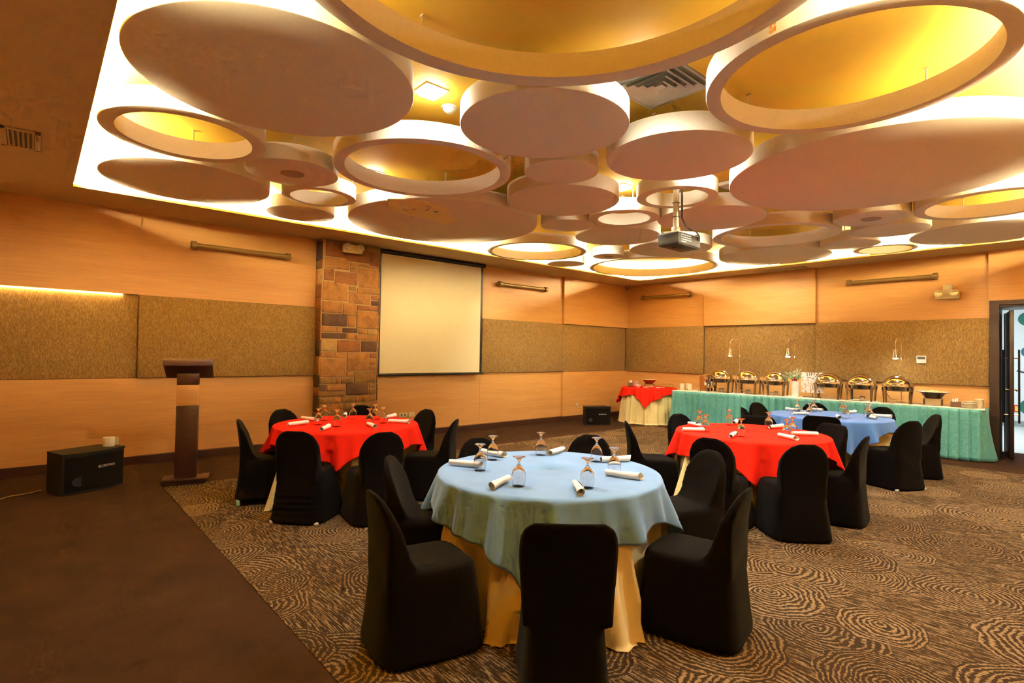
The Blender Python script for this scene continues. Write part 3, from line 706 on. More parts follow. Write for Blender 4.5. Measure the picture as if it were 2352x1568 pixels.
# ------------------------------------------------------------------ covered chairs
def ring_slab(z, xr, xf, hw, curve, n=9, sq=2.6):
    """closed horizontal section of the back: rear face then front face"""
    pts = []
    for i in range(n):
        y = -hw+2*hw*i/(n-1); c = curve*(y/.22)**2
        pts.append((xf+c, y, z))
    for i in range(n):
        y = hw-2*hw*i/(n-1); c = curve*(y/.22)**2
        pts.append((xr+c, y, z))
    return pts
def rrect(z, x0, x1, hw0, hw1, n=28, p=5):
    cx, rx = (x0+x1)/2, (x1-x0)/2; pts = []
    for i in range(n):
        a = 2*PI*i/n; c, s = math.cos(a), math.sin(a)
        u = math.copysign(abs(c)**(2/p), c); v = math.copysign(abs(s)**(2/p), s)
        x = cx+rx*u; hw = hw0+(hw1-hw0)*(x-x0)/(x1-x0)
        pts.append((x, hw*v, z))
    return pts
def cover_mesh(sq, wob, lift=0.0, name='chair cover', nar=1.0, wid=1.0):
    rr = random.Random(int(sq*10+wob*100))
    body = MB().loft([rrect(.004+lift, -.315, .265, .255, .275, 40), rrect(.05+lift, -.308, .26, .248, .268, 40), rrect(.16, -.295, .248, .232, .252, 40), rrect(.30, -.283, .235, .216, .238, 40), rrect(.38, -.276, .228, .206, .230, 40), rrect(.425, -.27, .222, .20, .222, 40), rrect(.442, -.255, .205, .185, .205, 40), rrect(.449, -.20, .15, .14, .16, 40)])
    body.v = [(x, y*(nar if x < 0 else 1-(1-nar)*.8), z) for x, y, z in body.v]
    rings = []
    zz = [.36, .40, .44, .48, .52, .56] + [.58+.2465*math.sin(PI/2*q_/20) for q_ in range(21)]
    for z in zz:
        q = max(0, (z-.43)/.40)
        xr = -.272-.050*q**1.3
        xf = -.085-.205*q**.62 if q > 0 else -.085
        xf = max(xf, xr+.035) if z < .8 else xr+.032-.012*(z-.8)/.03
        t0 = (z-.58)/(.83-.58)
        hw = (.188+.018*min(1, q*1.6))*wid
        if t0 > 0: hw *= (1-min(.999, t0)**sq)**(1/sq)
        hw = max(hw, .02)
        rings.append(ring_slab(z, xr, xf, hw, .030*min(1, q*2)))
    # rolled lip at the top edge
    back = MB().loft(rings)
    lip = MB()
    pts = []; rad = []
    for i in range(25):
        a = -1.15+2.3*i/24
        z = .58+(.245)*(1-abs(a/1.25)**sq)**(1/sq) if abs(a) < 1.249 else .58
        y = .202*math.sin(a)*1.06
        q = max(0, (z-.43)/.40)
        y = math.copysign(min(abs(y), .206), y)
        t0 = (z-.58)/.25
        hw = .206*(1-min(.999, max(0, t0))**sq)**(1/sq)
        pts.append((-.272-.050*q**1.3-.006+.03*(y/.22)**2, math.copysign(hw, a) if abs(a) > .5 else y, z-.004)); rad.append(.014)
    m = MB(); m.add(body.v, body.f); m.add(back.v, back.f)
    me = m.mesh(name, M['black'])
    o = bpy.data.objects.new('tmp', me); C.objects.link(o)
    r = o.modifiers.new('r', 'REMESH'); r.mode = 'VOXEL'; r.voxel_size = .013; r.use_smooth_shade = True
    s = o.modifiers.new('s', 'SMOOTH'); s.iterations = 12; s.factor = .5
    out = evaluated(o, name)
    bpy.data.objects.remove(o)
    # stretch wrinkles near the seat corners and the skirt
    for v in out.vertices:
        x, y, z = v.co
        if .05 < z < .40 and wob > 0:
            w = wob*.004*math.sin(z*120+3*y)*max(0, 1-abs(z-.18)/.16)*(1 if x < -.2 else .25)
            v.co.x += w
        if abs(x+.12) < .09 and .42 < z < .56: v.co.z += .003*math.sin((abs(y)*6+x)*60)*max(0, abs(y)-.08)*6
    for p in out.polygons: p.use_smooth = True
    out.materials.clear(); out.materials.append(M['black'])
    return out
COVERS = {'square': cover_mesh(5.0, 0, name='square-topped cover', nar=.80, wid=1.06), 'round': cover_mesh(2.3, 0, name='round-topped cover'), 'wrinkled': cover_mesh(2.8, 1, name='wrinkled cover')}
COVERS['raised'] = cover_mesh(2.3, .4, .045, name='short cover')
def foot_mesh(mat, h=.058):
    m = MB().box((0, 0, h/2), (.034, .034, h), bev=.004).mesh('chair foot', mat); return m
FEET = {'white': foot_mesh(M['whiteplastic'], .024), 'green': foot_mesh(M['greenplastic'])}
def chair(name_kind, bt, rz, label, group, feet='white'):
    """bt = where the middle of the top edge of its back stands; local back-top at x = -.31"""
    ox, oy = bt[0]+.31*math.cos(rz), bt[1]+.31*math.sin(rz)
    t = empty('banquet_chair', (ox, oy, .007), rz, label, 'chair', group)
    c = bpy.data.objects.new('stretch_cover', COVERS[name_kind]); C.objects.link(c); c.parent = t
    for (fx, fy) in (((-.272, -.205), (-.272, .205), (.222, -.225), (.222, .225)) if (name_kind in ('raised', 'wrinkled') or 'white foot' in label) else ((-.24, -.19), (-.24, .19), (.2, -.2), (.2, .2))):
        f = bpy.data.objects.new('leg', FEET[feet]); C.objects.link(f); f.parent = t; f.location = (fx, fy, 0)
    return t

TABLES = {
 'A': dict(c=(6.083, -8.926), mat='blue_pale', corner=-53, nm='front pale blue table'),
 'B': dict(c=(3.06, -9.00), mat='red', corner=-31, nm='left red table'),
 'C': dict(c=(6.047, -5.862), mat='red', corner=-60, nm='right red table'),
 'D': dict(c=(5.939, -3.265), mat='blue', corner=-55, nm='far blue table')}
CH = {
 'A': [((7.15,-9.87),'square','nearest chair in the foreground, its black back turned to the camera'),
       ((6.15,-10.28),'round','large black covered chair at the left front of the pale blue table'),
       ((5.35,-9.76),'round','black covered chair at the left of the pale blue table, behind the large front one'),
       ((5.07,-8.77),'round','chair mostly hidden behind the pale blue table, back left'),
       ((5.52,-7.82),'round','chair mostly hidden behind the pale blue table, back right'),
       ((6.60,-7.66),'round','black chair right of the pale blue table with its seat facing the camera'),
       ((7.34,-8.65),'round','black covered chair at the right front of the pale blue table')],
 'B': [((2.73,-10.03),'raised','leftmost black chair of the left red table, a green foot showing'),
       ((2.00,-9.36),'round','chair standing against the wall side of the left red table, nearest the lectern'),
       ((2.06,-8.35),'round','chair behind the left red table, in front of the stone pillar'),
       ((2.93,-7.88),'round','chair behind the right side of the left red table, under the wall sockets'),
       ((3.95,-8.17),'round','rightmost chair of the left red table, seen from its side'),
       ((4.35,-9.24),'round','chair at the front right of the left red table, back to the camera'),
       ((3.86,-9.86),'wrinkled','chair at the front left of the left red table, wrinkled cover, white feet')],
 'C': [((5.08,-6.74),'round','chair left of the right red table, seen from its side'),
       ((4.99,-5.57),'round','chair at the back left of the right red table, before the teal skirt'),
       ((5.69,-4.91),'square','flat-topped chair behind the middle of the right red table'),
       ((6.58,-4.97),'square','chair at the back right of the right red table, overlapping the blue table'),
       ((7.10,-5.74),'round','rightmost chair of the right red table, with a curved side profile'),
       ((6.94,-6.74),'round','big chair at the front right of the right red table, back to the camera'),
       ((6.26,-7.10),'round','chair at the front left of the right red table, behind the seat-forward chair')],
 'D': [((5.07,-4.02),'round','chair peeking out left of the far blue table, only a pointed side seen'),
       ((4.77,-2.96),'round','chair at the back left of the far blue table, against the teal skirt'),
       ((5.35,-2.14),'round','chair behind the far blue table, seen through the wine glasses'),
       ((6.26,-1.98),'round','chair at the back right of the far blue table'),
       ((7.03,-2.58),'round','rightmost chair in the room, at the far blue table'),
       ((7.03,-3.81),'round','chair at the front right of the far blue table, white foot showing'),
       ((6.18,-4.25),'square','flat-topped chair at the front of the far blue table, back to the camera')]}
ZTAB = .752
def skirt_rad(R0, zt, chairs, cx, cy, seed, fl):
    rr = random.Random(seed); ph = [rr.uniform(0, 6.28) for _ in range(6)]
    lim = []
    for (bx, by) in chairs:
        d = math.hypot(bx-cx, by-cy); lim.append((math.atan2(by-cy, bx-cx), d-.31-.285))
    def rad(a, z):
        t = max(0, (zt-z)/zt)
        fold = .6*math.sin(21*a+ph[0]+1.3*math.sin(3*a+ph[1]))+.4*math.sin(33*a+ph[2]+math.sin(5*a+ph[3]))+.25*math.sin(9*a+ph[4])
        r = R0+fl*t**1.5+.040*min(1, t*1.5)*fold
        w = min(1, max(0, (.60-z)/.13)); w = w*w*(3-2*w)
        for (ta, df) in lim:
            dl = (a-ta+PI) % (2*PI)-PI
            if abs(dl) > 1.0: continue
            off = abs(df*math.tan(dl)); q = min(1, max(0, (off-.26)/.10)); q = q*q*(3-2*q)
            l = df/math.cos(dl)+q*1.2+.012*fold
            if r > l: r = r+(l-r)*w
        return r
    return rad, lim, ph
def skirt_mesh(R0, zt, chairs, cx, cy, seed, fl=.19, n=336, nz=26):
    rad, lim, ph = skirt_rad(R0, zt, chairs, cx, cy, seed, fl)
    rings = []
    for q in (0.001, R0*.35, R0*.7, R0-.02): rings.append([(q*math.cos(2*PI*i/n), q*math.sin(2*PI*i/n), zt) for i in range(n)])
    rings.append([((R0-.006)*math.cos(2*PI*i/n), (R0-.006)*math.sin(2*PI*i/n), zt-.003) for i in range(n)])
    for j in range(nz+1):
        z = (zt-.010)*(1-j/nz)+.012*(j/nz)
        rings.append([(rad(2*PI*i/n, z)*math.cos(2*PI*i/n), rad(2*PI*i/n, z)*math.sin(2*PI*i/n), z) for i in range(n)])
    r2 = []                                  # hem lying on the carpet
    for i in range(n):
        a = 2*PI*i/n; q = rad(a, .012)+.018+.03*max(0, math.sin(11*a+ph[5]))
        for (ta, df) in lim:
            dl = (a-ta+PI) % (2*PI)-PI
            if abs(dl) < 1 and abs(df*math.tan(dl)) < .33: q = min(q, rad(a, .012)+.004)
        r2.append((q*math.cos(a), q*math.sin(a), .010))
    rings.append(r2)
    return MB().loft(rings, cap=False)
def overlay_mesh(R0, zt, mid, cor, front, corner, seed, rad, lim=(), n=320):
    """square cloth over a round top: side middles drop by mid, corners by cor (the one at angle `corner` by front)"""
    rr = random.Random(seed); ph = [rr.uniform(0, 6.28) for _ in range(6)]
    rings = []; c0 = math.radians(corner); steps = 20
    for q in (0.001, .4, .8, .97): rings.append([(q*R0*math.cos(2*PI*i/n), q*R0*math.sin(2*PI*i/n), zt) for i in range(n)])
    for j in range(0, steps+1):
        ring = []
        for i in range(n):
            a = 2*PI*i/n; la = a-c0+PI/4
            b = (1/max(abs(math.cos(la)), abs(math.sin(la)))-1)/(math.sqrt(2)-1)      # 0 at side middles, 1 at corners
            wf = max(0, math.cos(a-c0))**4
            full = mid*(1+.25*math.sin(5*a+ph[3])*(1-b)) + (cor+(front-cor)*wf-mid)*b**1.15
            drop = full*j/steps
            near = .5+.5*math.cos(4*(a-c0))
            fold = .6*math.sin(11*a+ph[0]+.8*math.sin(2*a))+.5*math.sin(19*a+ph[1]+math.sin(3*a))+.3*math.sin(31*a+ph[2])
            r = R0+.012+.22*drop+.21*drop*fold*(.7+.3*near)
            z = zt-drop*.98
            r = max(r, R0+.008, rad(a, z)+.012)
            for (ta, df) in lim:             # the cloth lies on a seat pushed under it
                dl = (a-ta+PI) % (2*PI)-PI
                if abs(dl) < 1.2 and abs(r*math.sin(dl)) < .26 and r*math.cos(dl) > df-.01: z = max(z, .474)
            if j == 0: r = R0+.006; z = zt-.004
            ring.append((r*math.cos(a), r*math.sin(a), z))
        rings.append(ring)
    return MB().loft(rings, cap=False)
def soften(o, th=.003):
    m = o.modifiers.new('thickness', 'SOLIDIFY'); m.thickness = th; m.offset = 0
OV = {'A': (.215, .42, .52, 11), 'B': (.18, .40, .36, 23), 'C': (.18, .42, .42, 35), 'D': (.18, .40, .42, 41)}
for k, T in TABLES.items():
    cx, cy = T['c']; bts = [c[0] for c in CH[k]]
    o = skirt_mesh(.735, ZTAB-.010, bts, cx, cy, ord(k)).obj('table_drape', M['cream'], None, True, 180, loc=(cx, cy, 0)); soften(o)
    tag(o, 'cream floor-length cloth covering the round %s' % T['nm'], 'tablecloth', 'cream floor-length cloths')
    sr_ = skirt_rad(.735, ZTAB-.010, bts, cx, cy, ord(k), .19)
    o = overlay_mesh(.742, ZTAB-.002, *OV[k][:3], T['corner'], OV[k][3], sr_[0]).obj('tablecloth', M[T['mat']], None, True, 180, loc=(cx, cy, 0)); soften(o, .002)
    tag(o, {'A': 'pale blue square tablecloth with pointed corners on the nearest round table', 'B': 'red square tablecloth on the round table in front of the stone pillar',
            'C': 'red square tablecloth on the round table right of centre', 'D': 'blue square tablecloth on the far round table by the buffet'}[k], 'tablecloth', 'square overlay tablecloths')
    for bt, kind, lab in CH[k]:
        rz = math.atan2(cy-bt[1], cx-bt[0])
        if k == 'A' and bt[0] == 6.15: rz -= math.radians(13)
        chair(kind, bt, rz, lab, 'black covered chairs around the round tables', 'green' if kind == 'raised' else 'white')

# ------------------------------------------------------------------ wine glasses, upturned
gprof = [(.0001, .122), (.006, .119), (.020, .107), (.034, .090), (.0415, .070), (.0420, .050), (.0395, .025), (.0360, .0), (.0372, .0), (.0408, .025), (.0434, .050), (.0430, .072), (.0360, .094), (.022, .113), (.0095, .129), (.0062, .138), (.0060, .143), (.0075, .149), (.0150, .161), (.0260, .170), (.0372, .1735), (.0378, .176), (.0001, .1765)]
gmesh = MB().lathe(gprof, n=32).mesh('upturned wine glass', M['glass'], angle=60)
GL = {'A': [((5.81,-9.31),'leftmost upturned wine glass on the pale blue table'),((5.58,-9.01),'second upturned glass from the left on the pale blue table, over a napkin'),((5.66,-8.59),'farthest upturned glass on the pale blue table, next to an end-on napkin'),((6.09,-8.43),'upturned glass on the pale blue table before the back right chair'),((6.45,-8.68),'rightmost upturned glass on the pale blue table, over a napkin'),((6.57,-9.09),'upturned glass behind the near right napkin on the pale blue table'),((6.29,-9.39),'upturned glass behind the near left napkin on the pale blue table')],
 'B': [((3.02,-9.31),'leftmost upturned glass on the left red table, over a napkin'),((2.72,-9.12),'second glass from the left on the left red table, back row'),((3.26,-9.21),'third glass from the left on the left red table, nearest the camera'),((2.76,-8.80),'middle glass on the left red table, beside a crumpled napkin'),((3.36,-8.89),'third glass from the right on the left red table, nearer row'),((2.94,-8.61),'second glass from the right on the left red table, back row'),((3.28,-8.69),'rightmost upturned glass on the left red table')],
 'C': [((5.51,-5.95),'leftmost upturned glass on the right red table'),((5.75,-6.25),'second glass from the left on the right red table, over a napkin end'),((5.63,-5.50),'glass at the far left edge of the right red table, standing alone'),((6.14,-6.26),'central glass of the right red table, between two napkins'),((6.03,-5.38),'glass at the far edge of the right red table, third from the right'),((6.44,-5.91),'second glass from the right on the right red table'),((6.39,-5.65),'rightmost upturned glass on the right red table')],
 'D': [((5.48,-3.15),'leftmost upturned glass on the far blue table'),((5.62,-2.91),'third glass from the left on the far blue table, farther back'),((5.82,-3.63),'second glass from the left on the far blue table, nearer'),((5.95,-2.77),'rear glass of the middle pair on the far blue table'),((6.21,-3.46),'front glass of the middle pair on the far blue table'),((6.28,-2.80),'rear glass of the right pair on the far blue table'),((6.40,-3.15),'front glass of the right pair on the far blue table')]}
for k in GL:
    for (x, y), lab in GL[k]:
        o = bpy.data.objects.new('wine_glass', gmesh); C.objects.link(o); o.location = (x, y, ZTAB); o.rotation_euler.z = R.uniform(0, 6)
        tag(o, lab, 'glass', 'upturned wine glasses on the round tables')

# ------------------------------------------------------------------ rolled napkins
def napkin_mesh(seed, L=.235):
    rr = random.Random(seed); rings = []
    nt_ = 34; turns = 1.9
    for j in range(13):
        u = j/12; x = -L/2+L*u
        sc_ = .88+.26*u+.05*math.sin(u*7+seed)
        ring = []
        for i in range(nt_+1):
            a = 2*PI*turns*i/nt_+.3*seed; r = (.0245-.011*(1-i/nt_))*sc_
            xx = x + (.006*math.sin(a*1.0+seed)*u*2 if j in (0, 12) else 0)
            ring.append((xx, r*math.cos(a)+.003*math.sin(u*5+seed), r*math.sin(a)*.92))
        rings.append(ring)
    mb = MB().loft(rings, cap=False, wrap=False)
    me = mb.mesh('rolled napkin', M['napkin'], angle=180)
    return me
NMESH = [napkin_mesh(s) for s in (1, 2, 5)]
NP = {'A': [((5.54,-9.39,5.77,-9.25),'ivory napkin roll at the left edge of the pale blue table'),((5.35,-8.93,5.58,-8.9),'ivory napkin roll behind the second glass from the left, pale blue table'),((5.66,-8.34,5.72,-8.55),'ivory napkin roll pointing at the camera at the far edge, pale blue table'),((6.14,-8.44,6.24,-8.22),'ivory napkin roll at the far right of the pale blue table, behind a glass'),((6.42,-8.75,6.67,-8.67),'ivory napkin roll at the right edge of the pale blue table'),((6.44,-9.07,6.75,-9.33),'nearest ivory napkin roll on the pale blue table, open end forward'),((6.14,-9.31,6.3,-9.64),'ivory napkin roll at the near left of the pale blue table')],
 'B': [((2.46,-9.33,2.83,-9.2),'white napkin roll under the leftmost glass, left red table'),((3.01,-9.64,2.92,-9.38),'white napkin roll at the left edge of the left red table'),((3.55,-9.5,3.3,-9.3),'white napkin roll at the near left of the left red table, open end forward'),((2.45,-8.75,2.62,-8.84),'crumpled white napkin roll at the far edge of the left red table'),((3.37,-8.92,3.65,-8.97),'white napkin roll at the near right of the left red table'),((3.3,-8.64,3.49,-8.48),'white napkin roll at the right edge of the left red table'),((2.98,-8.50,2.86,-8.30),'white napkin roll at the far right of the left red table')],
 'C': [((5.32,-5.89,5.60,-6.02),'upper of the two white napkin rolls at the left of the right red table'),((5.6,-6.44,5.75,-6.27),'lower of the two white napkin rolls at the left of the right red table'),((5.66,-5.44,5.58,-5.22),'white napkin roll at the far edge of the right red table'),((6.15,-6.5,6.08,-6.27),'white napkin roll nearest the camera on the right red table'),((6.07,-5.46,6.11,-5.2),'white napkin roll at the far right edge of the right red table'),((6.38,-5.97,6.60,-6.09),'white napkin roll at the near right of the right red table'),((6.42,-5.74,6.6,-5.58),'white napkin roll at the right edge of the right red table')],
 'D': [((5.28,-3.05,5.50,-3.08),'upper napkin roll at the left of the far blue table'),((5.62,-3.66,5.75,-3.48),'lower napkin roll at the left of the far blue table'),((5.5,-2.66,5.67,-2.76),'napkin roll behind the third glass, far blue table'),((6.10,-3.45,6.21,-3.68),'napkin roll standing end-on in the middle of the far blue table'),((6.02,-2.76,6.05,-2.54),'napkin roll behind the middle pair of glasses, far blue table'),((6.34,-3.10,6.53,-3.30),'nearer of the two napkin rolls at the right of the far blue table'),((6.36,-2.90,6.56,-2.87),'farther of the two napkin rolls at the right of the far blue table')]}
q = 0
for k in NP:
    for (x0, y0, x1, y1), lab in NP[k]:
        o = bpy.data.objects.new('napkin_roll', NMESH[q % 3]); C.objects.link(o); q += 1
        o.location = ((x0+x1)/2, (y0+y1)/2, ZTAB+.0255); o.rotation_euler.z = math.atan2(y1-y0, x1-x0); o.rotation_euler.x = 0
        m = o.modifiers.new('cloth', 'SOLIDIFY') if False else None
        tag(o, lab, 'napkin', 'rolled napkins on the round tables')

# ------------------------------------------------------------------ buffet
BA = Vector((2.2, -1.25, 0)); BE = Vector((.99322, .11627, 0)); BN = Vector((-.11627, .99322, 0)); BR = math.atan2(BE.y, BE.x); BLN = 5.07; BD = .62; BZ = .80
def B(s, d, z=BZ): return tuple(BA+BE*s+BN*d+Vector((0, 0, z)))
t = empty('buffet_table', tuple(BA), BR, 'long buffet table with a cream top and a pleated teal velvet skirt', 'buffet table')
MB().box((BLN/2, BD/2, BZ-.010), (BLN+.01, BD+.01, .020), bev=.008).obj('table_top', cloth('cream buffet cloth', (.78, .68, .46)), t)
# skirt: pleats on the front, the right and the left end
path = []
def along(p0, p1, step=.0062):
    L = math.hypot(p1[0]-p0[0], p1[1]-p0[1]); n = int(L/step)
    for i in range(n): path.append((p0[0]+(p1[0]-p0[0])*i/n, p0[1]+(p1[1]-p0[1])*i/n, (p1[1]-p0[1])/L, -(p1[0]-p0[0])/L))
along((0, BD), (0, .03)); along((.03, 0), (BLN-.03, 0)); along((BLN, .03), (BLN, BD))
rings = []; cum = 0; lens = []
for i, p in enumerate(path):
    if i: cum += math.hypot(p[0]-path[i-1][0], p[1]-path[i-1][1])
    lens.append(cum)
for j in range(15):
    tt = j/14; z = (BZ-.006)*(1-tt)+.012*tt; ring = []
    for (x, y, nx, ny), c in zip(path, lens):
        u = (c/.128) % 1.0
        pl = (u/.86 if u < .86 else (1-u)/.14)*(.042+.030*tt)-.010
        fl = .006+.05*tt*tt+.012*tt*math.sin(c*4.1)+.02*tt*math.sin(c*9.7+1)
        if c > lens[-1]-BD-.4: fl += .03*tt*tt
        o_ = pl+fl
        ring.append((x+nx*o_ if nx == nx else x, y+ny*o_, z))
    rings.append(ring)
sk = MB().loft(rings, cap=False, wrap=False).obj('pleated_skirt', M['teal'], t, True, 180); soften(sk, .004)

def chafing(s, d, rz, label, first=None, burner=True):
    t = empty('chafing_dish', B(s, d), BR+rz, label, 'chafing dish', 'polished steel chafing dishes on the buffet')
    dome = [(.225, .285)]+[(.225*math.cos(a), .285+.195*math.sin(a)) for a in [PI/2*q/16 for q in range(1, 16)]]+[(.0001, .480)]
    lid = MB().lathe(dome, n=48).obj('dome_lid', M['chrome'], t)
    MB().tube([(-.07, -.205, .315), (-.055, -.245, .335), (.055, -.245, .335), (.07, -.205, .315)], .007, 8).obj('lid_handle', M['chrome'], lid)
    MB().lathe([(.0001, .205), (.17, .205), (.205, .22), (.215, .275), (.238, .277), (.242, .286), (.226, .290), (.0001, .288)], n=48).obj('water_pan', M['steel'], t)
    for a in (38, 142, 218, 322):
        ca, sa = math.cos(math.radians(a)), math.sin(math.radians(a))
        rr_ = Matrix.Rotation(math.radians(a), 3, 'Z')
        m = MB()
        sec = []
        for (z, r, w, th) in ((.288, .225, .05, .045), (.26, .245, .055, .03), (.15, .235, .046, .022), (.01, .225, .036, .018), (0, .225, .044, .026)):
            sec.append([tuple(rr_ @ Vector(v)) for v in ((r-th/2, -w/2, z), (r+th/2, -w/2*.8, z), (r+th/2, w/2*.8, z), (r-th/2, w/2, z))])
        m.loft(sec); m.obj('leg', M['steel'], t)
    MB().tube([(-.17, -.13, .205), (-.09, -.13, .07), (.0, -.10, .055)], .005, 6).obj('burner_arm', M['steel'], t)
    if burner: MB().lathe([(.0001, .03), (.04, .03), (.044, .035), (.044, .09), (.02, .092), (.0001, .088)], (.035, -.09, 0), 24).obj('fuel_burner', M['steel'], t)
    return t
chl = ['chafing dish nearest the soup kettle, first of six from the left','second chafing dish from the left, behind a heat lamp pole','chafing dish immediately left of the flower vase','chafing dish immediately right of the white carved board','second chafing dish from the right, ladle in front','rightmost chafing dish, under the brightest heat lamp']
cds = []
for (s, l, bu) in zip((.92, 1.46, 1.98, 2.89, 3.41, 3.94), chl, (1, 1, 1, 0, 1, 0)):
    if s in (.92, 2.89): cds.append(chafing(s, .33, .05, l, burner=bool(bu)))
    else:
        src = cds[0] if bu else [c for c in cds if c['label'] == chl[3]][0]
        cds.append(dup(src, B(s, .33), BR+R.uniform(-.06, .06), l))

def heat_lamp(s, d, s2, d2, label, on, power):
    t = empty('heat_lamp', B(s, d), 0, label, 'heat lamp', 'gooseneck heat lamps over the buffet')
    dx = BE*(s2-s)+BN*(d2-d)
    MB().lathe([(.0001, 0), (.075, 0), (.075, .008), (.02, .014), (.0001, .016)], n=28).obj('base', M['steel'], t)
    top = 1.115; r = dx.length/2
    pts = [(0, 0, .01), (0, 0, .5), (0, 0, top-r-.10)]
    for q in range(0, 13):
        a = PI*q/12; f = (1-math.cos(a))/2
        pts.append((dx.x*f, dx.y*f, top-.10+ (.10)*math.sin(a) - (.06*f if q > 6 else 0)*0))
    pts.append((dx.x, dx.y, .93))
    MB().tube(pts, .0085, 10).obj('gooseneck', M['chrome'], t)
    sh = MB().lathe([(.0001, .925), (.030, .925), (.048, .915), (.050, .905), (.050, .775), (.056, .765), (.053, .765), (.047, .775), (.047, .90), (.0001, .905)], (dx.x, dx.y, 0), 32).obj('lamp_shade', M['chrome'], t)
    MB().lathe([(.0001, .748), (.030, .752), (.044, .768), (.040, .82), (.0001, .83)], (dx.x, dx.y, 0), 24).obj('bulb', M['bulb'] if on else M['bulb_dim'], t)
    p = Vector(B(s2, d2)); 
    if power:
        o = spot(p.x, p.y, BZ+.755, power, (1, .97, .92), .06, 120)
heat_lamp(1.22, .52, 1.07, .40, 'gooseneck heat lamp above the two left chafing dishes, its bulb dim', False, 4)
heat_lamp(2.27, .52, 2.18, .40, 'lit gooseneck heat lamp behind the flower vase', True, 24)
heat_lamp(3.97, .52, 3.90, .40, 'brightest gooseneck heat lamp at the right end of the buffet', True, 45)

# flower vase
t = empty('flower_vase', B(2.34, .30), 0, 'tall white vase of red and white flowers with green sprigs on the buffet', 'vase')
MB().lathe([(.0001, 0), (.058, 0), (.062, .01), (.066, .10), (.066, .26), (.060, .29), (.054, .30), (.050, .29), (.05, .02), (.0001, .02)], n=36).obj('vase', M['ceramic'], t)
fr = random.Random(12)
fl = MB(); fp = MB(); sr = MB(); sp_ = MB(); sw = MB()
for q in range(46):
    a = fr.uniform(0, 2*PI); el = fr.uniform(.35, 1.35); L = fr.uniform(.10, .27)
    d = Vector((math.cos(a)*math.cos(el), math.sin(a)*math.cos(el), math.sin(el)))
    p0 = Vector((0, 0, .285)); p1 = p0+d*L
    tgt = fl if q % 2 else fp
    tgt.tube([p0, p0+d*L*.5+Vector((0, 0, .02)), p1], .002, 4)
    for k2 in range(9):
        f = .35+.65*k2/8; c = p0+d*L*f+Vector((0, 0, .02*math.sin(f*3)))
        s_ = Vector((fr.uniform(-1, 1), fr.uniform(-1, 1), fr.uniform(-.2, 1))).normalized()*fr.uniform(.016, .034); w_ = s_.cross(d).normalized()*.006
        tgt.add([c, c+s_*.5+w_, c+s_, c+s_*.5-w_, c+s_*.5+d*.003], [[0, 1, 4], [1, 2, 4], [2, 3, 4], [3, 0, 4]])
fl.obj('green_leaves', M['leaf'], t, False); fp.obj('pale_sprigs', M['leaf_pale'], t, False)
for (m, lst, mat, nm) in ((sr, [(.0, -.05, .33, .034), (-.03, -.055, .315, .024), (.04, -.045, .31, .022), (.015, -.07, .36, .020), (.07, -.03, .335, .014)], 'flower_red', 'red_bloom'),
                      (sp_, [(-.10, -.02, .40, .022), (.065, .0, .42, .020), (.01, .02, .46, .016)], 'flower_pink', 'pink_bud'),
                      (sw, [(.0, -.03, .395, .034), (.03, -.06, .345, .018)], 'flower_white', 'white_bloom')):
    for (x, y, z, r) in lst:
        mm = MB()
        for k2 in range(9):
            a = 2*PI*k2/9+.4*(k2 % 3); c = Vector((x, y, z)); d = Vector((math.cos(a), math.sin(a), .35+.4*(k2 % 3)))
            d.normalize(); w_ = d.cross(Vector((0, 0, 1))).normalized()*r*.42
            mm.add([c, c+d*r*.6+w_, c+d*r*1.05, c+d*r*.6-w_, c+d*r*.55+Vector((0, 0, r*.25))], [[0, 1, 4], [1, 2, 4], [2, 3, 4], [3, 0, 4]])
        mm.lathe([(.0001, -.5*r), (.5*r, -.2*r), (.62*r, .2*r), (.3*r, .62*r), (.0001, .7*r)], (x, y, z), 12)
        mm.obj(nm, M[mat], t, True)

# white carved board on a stand
t = empty('carved_board', B(2.60, .44), BR, 'white fretwork board with curling cut-outs on a black stand beside the vase', 'decoration')
g_ = 64; cell = .385/g_; keep = {}
def hole(u, v):
    # thin curling slits around three centres, slanting slots cut in from the edges
    for (cx_, cy_, rads, g0, g1) in ((.36, .55, (.05, .12, .20), -.9, .9), (.73, .73, (.05, .12, .19), 1.6, 3.4), (.66, .27, (.07, .15, .23), -2.6, -.9), (.12, .30, (.10,), 2.2, 4.2)):
        d = math.hypot(u-cx_, v-cy_); a = math.atan2(v-cy_, u-cx_)
        for q_, r_ in enumerate(rads):
            if abs(d-r_) < .017 and math.cos(a-g0-q_*1.9) < .80 and math.cos(a-g1-q_*2.7) < .86: return True
    for (x0, y0, dx, dy, L_) in ((.26,1,.10,-1,.20),(.38,1,.04,-1,.17),(.47,1,-.02,-1,.15),(.60,1,-.35,-1,.14),(.78,1,-.6,-1,.18),(.22,0,-.2,1,.12),(.42,0,.15,1,.15),(.60,0,.25,1,.10),(.82,0,.1,1,.14),(0,.62,1,-.2,.12),(0,.16,1,.3,.12),(1,.55,-1,.1,.12),(1,.38,-1,-.1,.13)):
        n_ = math.hypot(dx, dy); t_ = ((u-x0)*dx+(v-y0)*dy)/n_; w_ = abs((u-x0)*dy-(v-y0)*dx)/n_
        if 0 <= t_ <= L_ and w_ < .024: return True
    return False
mb = MB()
for j in range(g_):
    i = 0
    while i < g_:
        if hole((i+.5)/g_, (j+.5)/g_): i += 1; continue
        i0 = i
        while i < g_ and not hole((i+.5)/g_, (j+.5)/g_): i += 1
        mb.box(((i0+i)/2*cell-.1925, 0, .085+(j+.5)*cell), ((i-i0)*cell, .012, cell))
mb.obj('fretwork', M['lattice'], t, False)
MB().box((0, 0, .006), (.30, .12, .012), bev=.003).obj('stand_base', M['blackmetal'], t)
